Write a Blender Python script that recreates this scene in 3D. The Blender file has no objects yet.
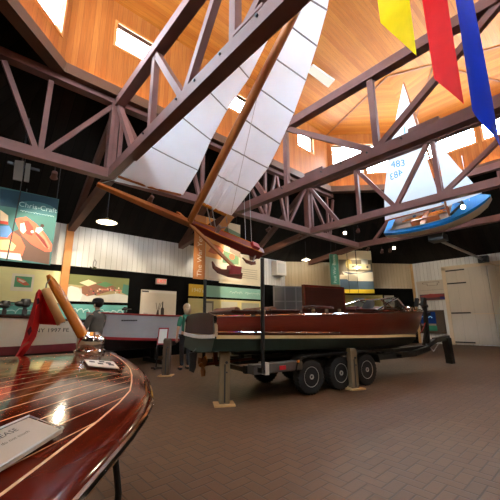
SKY, COVE, SPOT, PEND, FILL, EXPO = 50.0, 4.0, 330.0, 45.0, 110.0, 0.0
import bpy, bmesh, math, random
from math import sin, cos, pi, radians, hypot, atan2, sqrt
from mathutils import Vector, Matrix
random.seed(7)
scene = bpy.context.scene
COL = scene.collection
# ------------------------------------------------------------------ camera
AZ = radians(48.2); FPX = 316.0; PITCH = radians(12.6); ROLL = radians(-0.4); CH = 1.35
_r = Vector((sin(AZ), -cos(AZ), 0)); _h = Vector((cos(AZ), sin(AZ), 0)); _z = Vector((0, 0, 1))
CF = _h*cos(PITCH) + _z*sin(PITCH); _u = _z*cos(PITCH) - _h*sin(PITCH)
CR = _r*cos(ROLL) + _u*sin(ROLL); CU = _u*cos(ROLL) - _r*sin(ROLL)
CO = Vector((0, 0, CH))
cd = bpy.data.cameras.new('camera'); cam = bpy.data.objects.new('camera', cd); COL.objects.link(cam)
cd.sensor_width = 36; cd.sensor_fit = 'HORIZONTAL'; cd.lens = FPX/500*36; cd.clip_start = 0.05; cd.clip_end = 200
m = Matrix((CR, CU, -CF)).transposed().to_4x4(); m.translation = CO
cam.matrix_world = m; scene.camera = cam

def ray(x, y): return CF + CR*((x-250)/FPX) - CU*((y-250)/FPX)
def on_plane(x, y, p, n):           # survey helper: where a sight line meets a plane of the building
    d = ray(x, y); n = Vector(n); t = (Vector(p)-CO).dot(n)/d.dot(n); return CO + d*t
def on_v(x, y, v): return on_plane(x, y, (0, v, 0), (0, 1, 0))
def on_u(x, y, u): return on_plane(x, y, (u, 0, 0), (1, 0, 0))
def on_z(x, y, z): return on_plane(x, y, (0, 0, z), (0, 0, 1))

# ------------------------------------------------------------------ materials
def L(r, g, b):
    f = lambda c: (c/255/12.92) if c/255 <= .04045 else ((c/255+.055)/1.055)**2.4
    return (f(r), f(g), f(b), 1)
def nt_new(name):
    m = bpy.data.materials.new(name); m.use_nodes = True; nt = m.node_tree; nt.nodes.clear()
    o = nt.nodes.new('ShaderNodeOutputMaterial'); return m, nt, o
class N:
    def __init__(s, nt): s.nt = nt
    def __call__(s, typ, **kw):
        n = s.nt.nodes.new(typ)
        ins = kw.pop('ins', {})
        for k, v in kw.items(): setattr(n, k, v)
        for k, v in ins.items(): s.set(n, k, v)
        return n
    def set(s, n, k, v):
        sock = n.inputs[k]
        if isinstance(v, bpy.types.NodeSocket): s.nt.links.new(v, sock)
        else: sock.default_value = v
    def math(s, op, a, b=0.0, c=None):
        n = s.nt.nodes.new('ShaderNodeMath'); n.operation = op
        s.set(n, 0, a); s.set(n, 1, b)
        if c is not None: s.set(n, 2, c)
        return n.outputs[0]
    def mix(s, f, a, b, blend='MIX'):
        n = s.nt.nodes.new('ShaderNodeMix'); n.data_type = 'RGBA'; n.blend_type = blend
        s.set(n, 0, f); s.set(n, 6, a); s.set(n, 7, b); return n.outputs[2]
def dark(c, k): return (c[0]*k, c[1]*k, c[2]*k, 1)
MATS = {}
def pm(name, col, rough=.6, metal=0, coat=0, var=.25, scale=6, bump=0, stretch=(1, 1, 1), spec=.5, trans=0):
    if name in MATS: return MATS[name]
    m, nt, o = nt_new(name); n = N(nt)
    tc = n('ShaderNodeTexCoord'); mp = n('ShaderNodeMapping', ins={'Vector': tc.outputs['Object'], 'Scale': stretch})
    nz = n('ShaderNodeTexNoise', ins={'Vector': mp.outputs[0], 'Scale': scale, 'Detail': 4.0})
    k = n.math('MULTIPLY_ADD', nz.outputs[0], 2*var, 1-var)
    c = n.mix(1.0, col, n('ShaderNodeCombineColor', ins={0: k, 1: k, 2: k}).outputs[0], 'MULTIPLY')
    b = n('ShaderNodeBsdfPrincipled', ins={'Base Color': c, 'Roughness': rough, 'Metallic': metal, 'Coat Weight': coat,
          'Coat Roughness': .06, 'Specular IOR Level': spec})
    if bump:
        bp = n('ShaderNodeBump', ins={'Height': nz.outputs[0], 'Strength': bump, 'Distance': .01}); n.set(b, 'Normal', bp.outputs[0])
    out = b.outputs[0]
    if trans:
        t = n('ShaderNodeBsdfTranslucent', ins={'Color': c}); mx = n('ShaderNodeMixShader', ins={0: trans, 1: out, 2: t.outputs[0]}); out = mx.outputs[0]
    nt.links.new(out, o.inputs[0]); MATS[name] = m; return m
def boards(name, c1, c2, width, groove=.06, gcol=None, rough=.55, coat=0, grain=.25, gs=14, clean=False):
    """planks from UV: x across the boards in metres, y along them"""
    m, nt, o = nt_new(name); n = N(nt)
    uv = n('ShaderNodeUVMap'); sp = n('ShaderNodeSeparateXYZ', ins={0: uv.outputs[0]})
    q = n.math('DIVIDE', sp.outputs[0], width); fr = n.math('FRACT', q); fl = n.math('FLOOR', q)
    wn = n('ShaderNodeTexWhiteNoise', noise_dimensions='1D', ins={'W': fl})
    cv = n('ShaderNodeCombineXYZ', ins={0: n.math('MULTIPLY', sp.outputs[0], gs*2.2), 1: n.math('MULTIPLY_ADD', sp.outputs[1], .9, n.math('MULTIPLY', wn.outputs[0], 40.0)), 2: fl})
    nz = n('ShaderNodeTexNoise', ins={'Vector': cv.outputs[0], 'Scale': 1.6, 'Detail': 5.0, 'Distortion': .4})
    base = n.mix(wn.outputs[0], c1, c2)
    k = n.math('MULTIPLY_ADD', nz.outputs[0], 2*grain, 1-grain)
    base = n.mix(1.0, base, n('ShaderNodeCombineColor', ins={0: k, 1: k, 2: k}).outputs[0], 'MULTIPLY')
    g = n.math('LESS_THAN', n.math('ABSOLUTE', n.math('SUBTRACT', fr, .5)), .5-groove/2)
    col = n.mix(g, gcol or dark(c1, .35), base)
    bp = n('ShaderNodeBump', ins={'Height': g, 'Strength': 0.0 if clean else .5, 'Distance': .006})
    b = n('ShaderNodeBsdfPrincipled', ins={'Base Color': col, 'Roughness': rough, 'Coat Weight': coat, 'Coat Roughness': .03, 'Specular IOR Level': .2 if coat else .2, 'Normal': bp.outputs[0]})
    nt.links.new(b.outputs[0], o.inputs[0]); MATS[name] = m; return m
def emit(name, col, s):
    m, nt, o = nt_new(name); n = N(nt); e = n('ShaderNodeEmission', ins={'Color': col, 'Strength': s}); nt.links.new(e.outputs[0], o.inputs[0]); return m
def glass_mat(name, tint=(1, 1, 1, 1), gl=.08):
    m, nt, o = nt_new(name); n = N(nt)
    t = n('ShaderNodeBsdfTransparent', ins={'Color': tint}); g = n('ShaderNodeBsdfGlossy', ins={'Roughness': .02})
    x = n('ShaderNodeMixShader', ins={0: gl, 1: t.outputs[0], 2: g.outputs[0]}); nt.links.new(x.outputs[0], o.inputs[0]); return m

def paver_mat():
    m, nt, o = nt_new('paver_floor'); n = N(nt)
    tc = n('ShaderNodeTexCoord')
    mp = n('ShaderNodeMapping', ins={'Vector': tc.outputs['Object'], 'Scale': (1/.115,)*3, 'Rotation': (0, 0, radians(FLOOR_ROT))})
    sp = n('ShaderNodeSeparateXYZ', ins={0: mp.outputs[0]}); x, y = sp.outputs[0], sp.outputs[1]
    i, j = n.math('FLOOR', x), n.math('FLOOR', y); fx, fy = n.math('FRACT', x), n.math('FRACT', y)
    mm = n.math('FLOORED_MODULO', n.math('SUBTRACT', i, j), 4.0)
    eq = lambda k: n.math('COMPARE', mm, float(k), .1)
    e0, e1, e2, e3 = [eq(k) for k in range(4)]
    dL = n.math('ADD', fx, n.math('MULTIPLY', e1, 9.0)); dR = n.math('ADD', n.math('SUBTRACT', 1.0, fx), n.math('MULTIPLY', e0, 9.0))
    dB = n.math('ADD', fy, n.math('MULTIPLY', e2, 9.0)); dT = n.math('ADD', n.math('SUBTRACT', 1.0, fy), n.math('MULTIPLY', e3, 9.0))
    d = n.math('MINIMUM', n.math('MINIMUM', dL, dR), n.math('MINIMUM', dB, dT))
    idv = n('ShaderNodeCombineXYZ', ins={0: n.math('SUBTRACT', i, e1), 1: n.math('SUBTRACT', j, e2), 2: n.math('ADD', e2, e3)})
    wn = n('ShaderNodeTexWhiteNoise', noise_dimensions='3D', ins={'Vector': idv.outputs[0]})
    brick = n.mix(wn.outputs[0], L(92, 65, 43), L(101, 73, 50))
    nz = n('ShaderNodeTexNoise', ins={'Vector': tc.outputs['Object'], 'Scale': .7, 'Detail': 5.0})
    n2 = n('ShaderNodeTexNoise', ins={'Vector': tc.outputs['Object'], 'Scale': 60.0, 'Detail': 3.0})
    k = n.math('MULTIPLY', n.math('MULTIPLY_ADD', nz.outputs[0], .5, .75), n.math('MULTIPLY_ADD', n2.outputs[0], .3, .85))
    brick = n.mix(1.0, brick, n('ShaderNodeCombineColor', ins={0: k, 1: k, 2: k}).outputs[0], 'MULTIPLY')
    g = n('ShaderNodeMapRange', ins={0: d, 1: .03, 2: .09}).outputs[0]
    col = n.mix(g, L(70, 54, 42), brick)
    bp = n('ShaderNodeBump', ins={'Height': n.math('ADD', g, n.math('MULTIPLY', n2.outputs[0], .3)), 'Strength': .5, 'Distance': .006})
    b = n('ShaderNodeBsdfPrincipled', ins={'Base Color': col, 'Roughness': .5, 'Normal': bp.outputs[0], 'Specular IOR Level': .4})
    nt.links.new(b.outputs[0], o.inputs[0]); return m
FLOOR_ROT = 0

M_floor = paver_mat()
M_clwall = boards('cedar_wall_boards', L(164, 98, 44), L(148, 82, 33), .14, .045, L(118, 62, 26), rough=.5, grain=.4)
M_clceil = boards('cedar_ceiling_boards', L(184, 114, 44), L(166, 94, 33), .13, .04, L(126, 70, 30), rough=.5, grain=.4)
M_roof = boards('dark_roof_boards', L(34, 29, 25), L(24, 21, 18), .3, .05, L(8, 7, 6), rough=.9)
M_white = boards('white_wall_boards', L(214, 216, 214), L(226, 228, 226), .2, .05, L(140, 138, 132), rough=.7, grain=.12, gs=3)
M_whited = boards('white_door_boards', L(198, 190, 176), L(206, 198, 184), .6, .006, L(120, 108, 95), rough=.7, grain=.08, gs=2)
M_beige = boards('beige_wall_boards', L(196, 178, 146), L(206, 188, 156), .2, .04, L(140, 118, 88), rough=.7, grain=.12, gs=3)
M_black = pm('black_wainscot', L(6, 6, 6), .9, spec=.1)
M_beam = pm('stained_beam', L(114, 76, 70), .6, var=.3, scale=3, bump=.2, stretch=(1, 1, 1))
M_beamd = pm('dark_beam', L(96, 60, 48), .65, var=.3, scale=3)
M_trim = pm('brown_trim', L(90, 56, 34), .6, var=.25, scale=3)
M_post = pm('honey_post', L(200, 130, 62), .5, var=.2, scale=4)
M_frame = pm('window_trim_wood', L(196, 126, 66), .5, var=.15)
M_pane = glass_mat('window_glass')
M_mah = pm('mahogany_varnish', L(92, 26, 14), .3, coat=.4, var=.35, scale=3, stretch=(1, 6, 14), spec=.2)
M_mahd = pm('dark_mahogany', L(58, 22, 15), .3, coat=.2, var=.35, scale=3, stretch=(1, 6, 12), spec=.2)
M_mahdeck = boards('mahogany_deck', L(92, 25, 10), L(76, 19, 8), .066, .06, L(230, 192, 150), rough=.1, coat=0.01, grain=.2, gs=3, clean=True)
M_mahcover = pm('mahogany_cover_board', L(84, 22, 9), .1, coat=0, var=.3, scale=4, spec=.25)
M_caulk = pm('cream_caulk', L(230, 194, 152), .5, var=.05)
M_spar = pm('varnished_spruce', L(206, 128, 48), .25, coat=.8, var=.18, scale=5)
M_spard = pm('old_varnished_spar', L(160, 92, 42), .35, coat=.4, var=.25, scale=5)
M_chrome = pm('chrome', (.82, .82, .84, 1), .08, metal=1, var=.03)
M_steel = pm('galvanized_steel', (.45, .45, .46, 1), .35, metal=1, var=.15)
M_blackm = pm('black_metal', L(26, 24, 24), .45, var=.2)
M_rubber = pm('black_rubber', L(24, 22, 22), .75, var=.2, scale=20)
M_cream = pm('cream_paint', L(232, 204, 150), .45, var=.06)
M_whitep = pm('white_paint', L(225, 220, 210), .5, var=.05)
M_paper = pm('white_paper', L(224, 218, 208), .6, var=.04)
M_ink = pm('dark_ink', L(40, 38, 42), .7, var=.05)
M_green = pm('green_bottom_paint', L(13, 32, 25), .5, var=.2)
M_red = pm('red_cloth', L(206, 24, 30), .7, var=.12, trans=.3)
M_redp = pm('red_paint', L(150, 30, 30), .45, var=.15)
M_canvas = pm('tan_canvas', L(226, 184, 126), .8, var=.1)
M_sail = pm('sailcloth', L(236, 244, 252), .75, var=.04, scale=3, trans=.75)
M_sailw = pm('white_sailcloth', L(206, 216, 224), .7, var=.03, scale=3, trans=.4)
M_batten = pm('sail_batten', L(138, 140, 144), .6, var=.05)
M_bluep = pm('blue_deck_paint', L(26, 130, 208), .55, var=.06, spec=.2)
M_sailblue = pm('blue_sail_number', L(40, 140, 196), .6, var=.03)
M_rope = pm('rope', L(196, 180, 150), .9, var=.15)
M_iron = pm('rusty_iron', L(104, 50, 30), .5, metal=.3, var=.3)
M_wood = pm('weathered_timber', L(116, 98, 72), .8, var=.3, scale=5, stretch=(5, 5, 1), bump=.3)
M_plate = pm('pale_plywood', L(186, 148, 98), .7, var=.15)
M_ysilk = pm('yellow_silk', L(252, 224, 14), .6, var=.08, trans=.65)
M_rsilk = pm('red_silk', L(236, 24, 28), .6, var=.1, trans=.6)
M_bsilk = pm('blue_silk', L(12, 60, 220), .6, var=.1, trans=.5)
def flat(r, g, b, rough=.7): return pm('print_%d_%d_%d' % (r, g, b), L(r, g, b), rough, var=.07, scale=5)

# ------------------------------------------------------------------ mesh builder
class MB:
    def __init__(s): s.v = []; s.f = []; s.uv = {}
    def add(s, vs, fs, uvs=None):
        o = len(s.v); s.v += [Vector(p) for p in vs]
        for k, f in enumerate(fs):
            s.f.append([o+i for i in f])
            if uvs: s.uv[len(s.f)-1] = uvs[k]
        return s
    def hexa(s, p):     # 8 corners: bottom ring 0-3, top ring 4-7
        return s.add(p, [(0, 3, 2, 1), (4, 5, 6, 7), (0, 1, 5, 4), (1, 2, 6, 5), (2, 3, 7, 6), (3, 0, 4, 7)])
    def box(s, x0, x1, y0, y1, z0, z1, M=None):
        p = [Vector(q) for q in ((x0, y0, z0), (x1, y0, z0), (x1, y1, z0), (x0, y1, z0), (x0, y0, z1), (x1, y0, z1), (x1, y1, z1), (x0, y1, z1))]
        if M: p = [M @ q for q in p]
        return s.hexa(p)
    def bar(s, a, b, w, h, up=(0, 0, 1)):     # beam: w across, h along up
        a, b = Vector(a), Vector(b); d = (b-a).normalized(); up = Vector(up)
        x = d.cross(up)
        if x.length < 1e-4: x = d.cross(Vector((0, 1, 0)))
        x.normalize(); y = x.cross(d).normalized()
        X, Y = x*w/2, y*h/2
        return s.hexa([a-X-Y, a+X-Y, b+X-Y, b-X-Y, a-X+Y, a+X+Y, b+X+Y, b-X+Y])
    def tube(s, pts, r, n=8, cap=True):
        pts = [Vector(p) for p in pts]; rs = r if isinstance(r, (list, tuple)) else [r]*len(pts)
        rings = []; prev = None
        for i, p in enumerate(pts):
            d = (pts[min(i+1, len(pts)-1)]-pts[max(i-1, 0)]).normalized()
            if prev is None:
                x = d.cross(Vector((0, 0, 1)))
                if x.length < 1e-3: x = d.cross(Vector((1, 0, 0)))
            else: x = prev-d*prev.dot(d)
            x.normalize(); prev = x; y = d.cross(x)
            rings.append([p+(x*cos(2*pi*k/n)+y*sin(2*pi*k/n))*rs[i] for k in range(n)])
        return s.loft(rings, True, cap)
    def loft(s, rings, closed=True, cap=True, uvf=None):
        n = len(rings[0]); o = len(s.v); vs = [p for r in rings for p in r]; fs = []
        for i in range(len(rings)-1):
            for k in range(n if closed else n-1):
                k2 = (k+1) % n; fs.append((i*n+k, i*n+k2, (i+1)*n+k2, (i+1)*n+k))
        if cap and closed: fs += [tuple(reversed(range(n))), tuple((len(rings)-1)*n+k for k in range(n))]
        uvs = [[uvf(Vector(vs[i])) for i in f] for f in fs] if uvf else None
        return s.add(vs, fs, uvs)
    def lathe(s, prof, c=(0, 0, 0), n=20, ax='z', M=None):     # prof [(r,h)]
        rings = []
        for r, h in prof:
            R = []
            for k in range(n):
                a = 2*pi*k/n; q = {'z': (r*cos(a), r*sin(a), h), 'x': (h, r*cos(a), r*sin(a)), 'y': (r*sin(a), h, r*cos(a))}[ax]
                q = Vector(q); q = (M @ q) if M else q
                R.append(q+Vector(c))
            rings.append(R)
        return s.loft(rings, True, True)
    def prism(s, poly, d):      # planar 3D polygon extruded by vector d
        poly = [Vector(p) for p in poly]; d = Vector(d); n = len(poly)
        fs = [tuple(reversed(range(n))), tuple(range(n, 2*n))]+[(k, (k+1) % n, n+(k+1) % n, n+k) for k in range(n)]
        return s.add(poly+[p+d for p in poly], fs)
    def sphere(s, c, r, n=12, sc=(1, 1, 1)):
        prof = [(max(1e-4, sin(pi*i/8))*r, -cos(pi*i/8)*r) for i in range(9)]
        M = Matrix.Diagonal((*sc, 1)); return s.lathe(prof, c, n, 'z', M)
    def build(s, name, mat, parent=None, local=False, smooth=False, bevel=0, keepn=False):
        M = Matrix.Identity(4)
        if parent is not None and not local: M = WM[parent.name].inverted()
        me = bpy.data.meshes.new(name); me.from_pydata([M @ p for p in s.v], [], s.f)
        if s.uv:
            ul = me.uv_layers.new(name='UVMap')
            for i, p in enumerate(me.polygons):
                if i in s.uv:
                    for q, li in enumerate(p.loop_indices): ul.data[li].uv = s.uv[i][q]
        if not keepn:
            bm = bmesh.new(); bm.from_mesh(me); bmesh.ops.recalc_face_normals(bm, faces=bm.faces); bm.to_mesh(me); bm.free()
        me.materials.append(mat)
        if smooth:
            for p in me.polygons: p.use_smooth = True
            try: me.set_sharp_from_angle(angle=radians(40))
            except Exception: pass
        me.update()
        o = bpy.data.objects.new(name, me); COL.objects.link(o)
        if parent is not None: o.parent = parent
        else: WM[o.name] = Matrix.Identity(4)
        if parent is not None: WM[o.name] = WM[parent.name]
        if bevel:
            md = o.modifiers.new('bevel', 'BEVEL'); md.width = bevel; md.segments = 2; md.limit_method = 'ANGLE'
        return o
WM = {}
def tag(o, label=None, cat=None, group=None, kind=None):
    if label: o['label'] = label
    if cat: o['category'] = cat
    if group: o['group'] = group
    if kind: o['kind'] = kind
    return o
def thing(name, loc, label, cat, rz=0, group=None, M=None):
    o = bpy.data.objects.new(name, None); COL.objects.link(o); o.empty_display_size = .2
    mw = M if M is not None else Matrix.Translation(Vector(loc)) @ Matrix.Rotation(rz, 4, 'Z')
    o.matrix_world = mw; WM[o.name] = mw.copy()
    return tag(o, label, cat, group)
def struct(o): o['kind'] = 'structure'; return o
def text_polys(txt, size, align='CENTER'):
    cu = bpy.data.curves.new('t', 'FONT'); cu.body = txt; cu.size = size; cu.align_x = align; cu.align_y = 'CENTER'; cu.resolution_u = 3
    o = bpy.data.objects.new('t', cu); COL.objects.link(o)
    dg = bpy.context.evaluated_depsgraph_get(); me = bpy.data.meshes.new_from_object(o.evaluated_get(dg))
    vs = [v.co.copy() for v in me.vertices]; fs = [tuple(p.vertices) for p in me.polygons]
    bpy.data.objects.remove(o); bpy.data.curves.remove(cu); bpy.data.meshes.remove(me); return vs, fs
class Board:
    """a flat sign: origin lower-left, ex along it, en towards the viewer"""
    def __init__(s, O, ex, ez, w, h, t, mat, name, label, cat, group=None, frame=None):
        s.O = Vector(O); s.ex = Vector(ex).normalized(); s.ez = Vector(ez).normalized(); s.en = s.ex.cross(s.ez)
        s.w, s.h, s.t = w, h, t
        s.root = thing(name, s.O, label, cat, group=group)
        b = MB(); b.prism([s.p(0, 0), s.p(w, 0), s.p(w, h), s.p(0, h)], s.en*t); b.build('panel', mat, s.root)
    def p(s, x, z, d=0.0): return s.O+s.ex*x+s.ez*z+s.en*d
    def poly(s, pts, mat, name, lay=1, frac=True):
        b = MB(); q = [(x*s.w, z*s.h) if frac else (x, z) for x, z in pts]
        b.prism([s.p(x, z, s.t+.001+.003*(lay-1)) for x, z in q], s.en*.003); return b.build(name, mat, s.root)
    def rect(s, x0, x1, z0, z1, mat, name, lay=1): return s.poly([(x0, z0), (x1, z0), (x1, z1), (x0, z1)], mat, name, lay)
    def ell(s, x, z, rx, rz, mat, name, lay=1, n=20): return s.poly([(x+rx*cos(2*pi*k/n), z+rz*sin(2*pi*k/n)) for k in range(n)], mat, name, lay)
    def text(s, txt, x, z, size, mat, lay=2, rot=0, mirror=False, sx=1, name='lettering'):
        vs, fs = text_polys(txt, size); c, si = cos(rot), sin(rot); b = MB(); out = []
        for v in vs:
            X, Y = v.x*(-1 if mirror else 1)*sx, v.y; X, Y = X*c-Y*si, X*si+Y*c
            out.append(s.p(x*s.w+X, z*s.h+Y, s.t+.002+.003*(lay-1)))
        b.add(out, fs); return b.build(name, mat, s.root, keepn=True)
    def squiggle(s, x0, x1, z, amp, mat, lay=2, r=.012, waves=8, name='script_line'):
        n = waves*6; pts = []
        for i in range(n+1):
            f = i/n; a = f*waves*2*pi; pts.append(s.p((x0+(x1-x0)*f)*s.w-cos(a)*amp*.5, z*s.h+sin(a)*amp*(.6+.4*sin(f*17)), s.t+.004))
        b = MB(); b.tube(pts, r, 4); return b.build(name, mat, s.root)
# ------------------------------------------------------------------ building shell
O8 = [(1, 8), (12.3, 8), (15.2, 5.07), (15.2, .93), (12.3, -2), (1, -2), (-1.93, .93), (-1.93, 5.07)]
W8 = [(-.3, 12.2), (13.6, 12.2), (20.3, 7.7), (20.3, -1.7), (13.6, -6.2), (-.3, -6.2), (-7.0, -1.7), (-7.0, 7.7)]
ZB, ZT, ZW = 7.5, 10.35, 4.7
ctr = Vector((6.65, 3.0, 0))
b = MB(); b.prism([(x, y, -.2) for x, y in W8], (0, 0, .2)); struct(b.build('floor', M_floor))
def wall(name, a, c, z0, z1, mat, holes=(), t=.16, parent=None):
    a, c = Vector((*a, 0)), Vector((*c, 0)); ln = (c-a).length; e = (c-a)/ln; n = Vector((-e.y, e.x, 0))
    if n.dot(ctr-a) < 0: n = -n
    ss = sorted({0, ln, *[h[0] for h in holes], *[h[1] for h in holes]}); zs = sorted({z0, z1, *[h[2] for h in holes], *[h[3] for h in holes]})
    b = MB()
    for s0, s1 in zip(ss, ss[1:]):
        for q0, q1 in zip(zs, zs[1:]):
            sm, qm = (s0+s1)/2, (q0+q1)/2
            if any(h[0] < sm < h[1] and h[2] < qm < h[3] for h in holes): continue
            P = [(a+e*s+Vector((0, 0, z)) + n*d, (s, z)) for z in (q0, q1) for s, d in ((s0, 0), (s1, 0), (s1, -t), (s0, -t))]
            fs = [(0, 3, 2, 1), (4, 5, 6, 7), (0, 1, 5, 4), (1, 2, 6, 5), (2, 3, 7, 6), (3, 0, 4, 7)]
            b.add([p for p, _ in P], fs, [[P[i][1] for i in f] for f in fs])
    return struct(b.build(name, mat, parent)), a, e, n
winno = [0]
def window(a, e, n, s0, s1, z0, z1, mull=0):
    winno[0] += 1; f = MB(); w = .07
    P = lambda s, z, d: a+e*s+Vector((0, 0, z))+n*d
    def fr(x0, x1, y0, y1): f.hexa([P(x0, y0, .03), P(x1, y0, .03), P(x1, y0, -.13), P(x0, y0, -.13), P(x0, y1, .03), P(x1, y1, .03), P(x1, y1, -.13), P(x0, y1, -.13)])
    fr(s0-w, s0, z0-w, z1+w); fr(s1, s1+w, z0-w, z1+w); fr(s0, s1, z0-w, z0); fr(s0, s1, z1, z1+w)
    o = struct(f.build('window_%d' % winno[0], M_frame))
    g = MB(); g.hexa([P(s0, z0, -.07), P(s1, z0, -.07), P(s1, z0, -.08), P(s0, z0, -.08), P(s0, z1, -.07), P(s1, z1, -.07), P(s1, z1, -.08), P(s0, z1, -.08)])
    g.build('pane', M_pane, o)
long_h = [(1.15, 2.3, 8.92, 9.66), (5.1, 6.2, 8.92, 9.66), (9.05, 10.15, 8.92, 9.75)]
cham_h = [(.25, 1.66, 8.25, 9.75), (1.85, 3.4, 8.25, 9.75)]
end_h = [(.2, 2.45, 8.65, 10.0), (2.75, 3.95, 8.65, 10.0)]
names = ['upper_back', 'upper_back_right', 'upper_right', 'upper_front_right', 'upper_front', 'upper_front_left', 'upper_left', 'upper_back_left']
HO = [long_h, cham_h, end_h, cham_h, long_h, cham_h, end_h, cham_h]
rev = {7, 3, 4, 5}
for k in range(8):
    p, q = O8[k], O8[(k+1) % 8]
    if k in rev: p, q = q, p
    _, a, e, n = wall('wall_'+names[k], p, q, ZB, ZT, M_clwall, HO[k])
    for h in HO[k]: window(a, e, n, *h)
# trim ring at the foot of the raised walls
b = MB()
for k in range(8):
    p, q = Vector((*O8[k], 0)), Vector((*O8[(k+1) % 8], 0)); e = (q-p).normalized(); n = Vector((-e.y, e.x, 0))
    if n.dot(ctr-p) < 0: n = -n
    P = lambda s, d, z: s+n*d+Vector((0, 0, z))
    b.hexa([P(p-e*.05, .1, 7.32), P(q+e*.05, .1, 7.32), P(q+e*.05, -.2, 7.32), P(p-e*.05, -.2, 7.32), P(p-e*.05, .1, 7.6), P(q+e*.05, .1, 7.6), P(q+e*.05, -.2, 7.6), P(p-e*.05, -.2, 7.6)])
struct(b.build('trim_1', M_trim))
# cedar ceiling of the raised part
T = [Vector((x, y, ZT)) for x, y in O8]
A1, R1, S1 = Vector((11.4, 4.4, 10.89)), Vector((12.4, 3.0, 11.1)), Vector((12.9, 1.05, 10.81))
A2, R2, S2 = Vector((1.9, 4.4, 10.89)), Vector((.9, 3.0, 11.1)), Vector((.4, 1.05, 10.81))
def ceil(polys, ax):
    b = MB(); ax = Vector(ax).normalized(); cr = Vector((-ax.y, ax.x, 0))
    for f in polys:
        b.add(f, [tuple(range(len(f)))], [[(p.dot(cr), p.dot(ax)) for p in f]])
    return b
b = MB()
for polys, ax in (([[T[0], T[1], A1, A2]], (1, 0, 0)), ([[A2, A1, R1, R2]], (1, 0, 0)), ([[R2, R1, S1, S2]], (1, 0, 0)), ([[S2, S1, T[4], T[5]]], (1, 0, 0)),
                  ([[T[1], T[2], A1]], (1, -1, 0)), ([[T[2], R1, A1], [T[2], T[3], R1], [T[3], S1, R1]], (0, 1, 0)), ([[T[3], T[4], S1]], (1, 1, 0)),
                  ([[T[7], T[0], A2]], (1, 1, 0)), ([[T[6], T[7], R2], [T[7], A2, R2], [T[6], R2, S2]], (0, 1, 0)), ([[T[5], T[6], S2]], (1, -1, 0))):
    ax = Vector(ax).normalized(); cr = Vector((-ax.y, ax.x, 0))
    for f in polys: b.add(f, [tuple(range(len(f)))], [[(p.dot(cr), p.dot(ax)) for p in f]])
ce = struct(b.build('ceiling', M_clceil))
# dark sloping roof between the outer walls and the raised part
b = MB()
for k in range(8):
    p, q = Vector((*O8[k], 8.2)), Vector((*O8[(k+1) % 8], 8.2)); w0, w1 = Vector((*W8[k], ZW)), Vector((*W8[(k+1) % 8], ZW))
    e = (q-p).normalized(); up = Vector((-e.y, e.x, 0))
    b.add([p, q, w1, w0], [(0, 1, 2, 3)], [[(v.dot(e), v.dot(up)) for v in (p, q, w1, w0)]])
struct(b.build('ceiling_slope', M_roof))
# outer walls
wn = ['left', 'back', 'right', 'front_right', 'front', 'front_left', 'rear', 'rear_left']
for k in range(8):
    mt = {0: M_white, 1: M_beige, 2: M_white}.get(k, M_beige)
    p, q = W8[k], W8[(k+1) % 8]
    if k == 0: wall('wall_left', (-.3, 12.2), (13.6, 12.2), 3.25, ZW, M_white); wall('wall_left_lower', (-.3, 12.2), (13.6, 12.2), 0, 3.25, M_black)
    elif k == 1: wall('wall_back', p, q, 3.18, ZW, mt); wall('wall_back_lower', p, q, 0, 3.18, M_black)
    else: wall('wall_'+wn[k], p, q, 0, ZW, mt)
cdir = Vector((6.7, -4.5, 0)).normalized(); cnrm = Vector((-4.5, -6.7, 0)).normalized(); CB = Vector((13.6, 12.2, 0))
def cp(s, z, d=0): return CB+cdir*s+cnrm*d+Vector((0, 0, z))
# wall posts (setting)
pn = 2
for q in ((2.42, 12.1),):
    b = MB(); b.box(q[0]-.13, q[0]+.1, q[1]-.06, q[1]+.1, 0 if q[0] > 3 else 2.0, 4.68); struct(b.build('trim_%d' % pn, M_post)); pn += 1
b = MB(); b.bar(cp(7.98, 0, .04), cp(7.98, 4.68, .04), .12, .08, cnrm); struct(b.build('trim_%d' % pn, pm('corner_board', L(206, 168, 112), .6))); pn += 1
# thin battens over the hips of the cedar ceiling
for a_, c_ in ((T[1], A1), (T[2], R1), (T[3], R1), (A1, R1), (R1, S1), (T[4], S1), (T[0], A2), (T[7], A2), (A2, R2), (R2, S2)):
    b = MB(); o_ = Vector((0, 0, -.02)); b.bar(a_+o_, c_+o_, .05, .03); struct(b.build('trim_%d' % pn, pm('hip_batten', L(128, 78, 42), .6))); pn += 1

# ------------------------------------------------------------------ trusses
ZB0, ZT0 = 5.14, 7.22
CW = .24
def beam(root, name, a, b_, w, h, up=(0, 0, 1), mat=None):
    m = MB(); m.bar(a, b_, w, h, up); return m.build(name, mat or M_beam, root)
def cross_truss(u, label, webs, top=True, v0=8.2, v1=-2.2):
    r = thing('roof_truss', (u, 3, 5), label, 'truss', group='timber roof trusses')
    beam(r, 'bottom_chord', (u, v0+.15, ZB0), (u, v1-.15, ZB0), CW, .25)
    if top: beam(r, 'top_chord', (u, v0+.1, ZT0), (u, v1-.1, ZT0), CW, .24)
    for a, bb in webs: 
        beam(r, 'post' if abs(a[0]-bb[0]) < .15 else 'diagonal', (u, a[0], a[1]), (u, bb[0], bb[1]), .13, .14, (0, 1, 0) if abs(a[0]-bb[0]) < .15 else (0, 0, 1))
    if top:
        for v in (v0, v1):
            for s in (-.12, .12): beam(r, 'post', (u+s, v, ZB0), (u+s, v, ZT0), .1, .26, (0, 1, 0))
            beam(r, 'post', (u, v, ZB0), (u, v, ZT0), .1, .16, (0, 1, 0))
    for sgn, v, vw in ((1, v0, 12.05), (-1, v1, -6.05)):
        beam(r, 'wall_strut', (u, v+.1*sgn, ZB0-.05), (u, vw, 4.55), .22, .24, mat=M_beamd)
        beam(r, 'rafter', (u, v+.15*sgn, ZT0-.1), (u, vw, 4.66-.12), .16, .22, mat=M_beamd)
    return r
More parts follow.
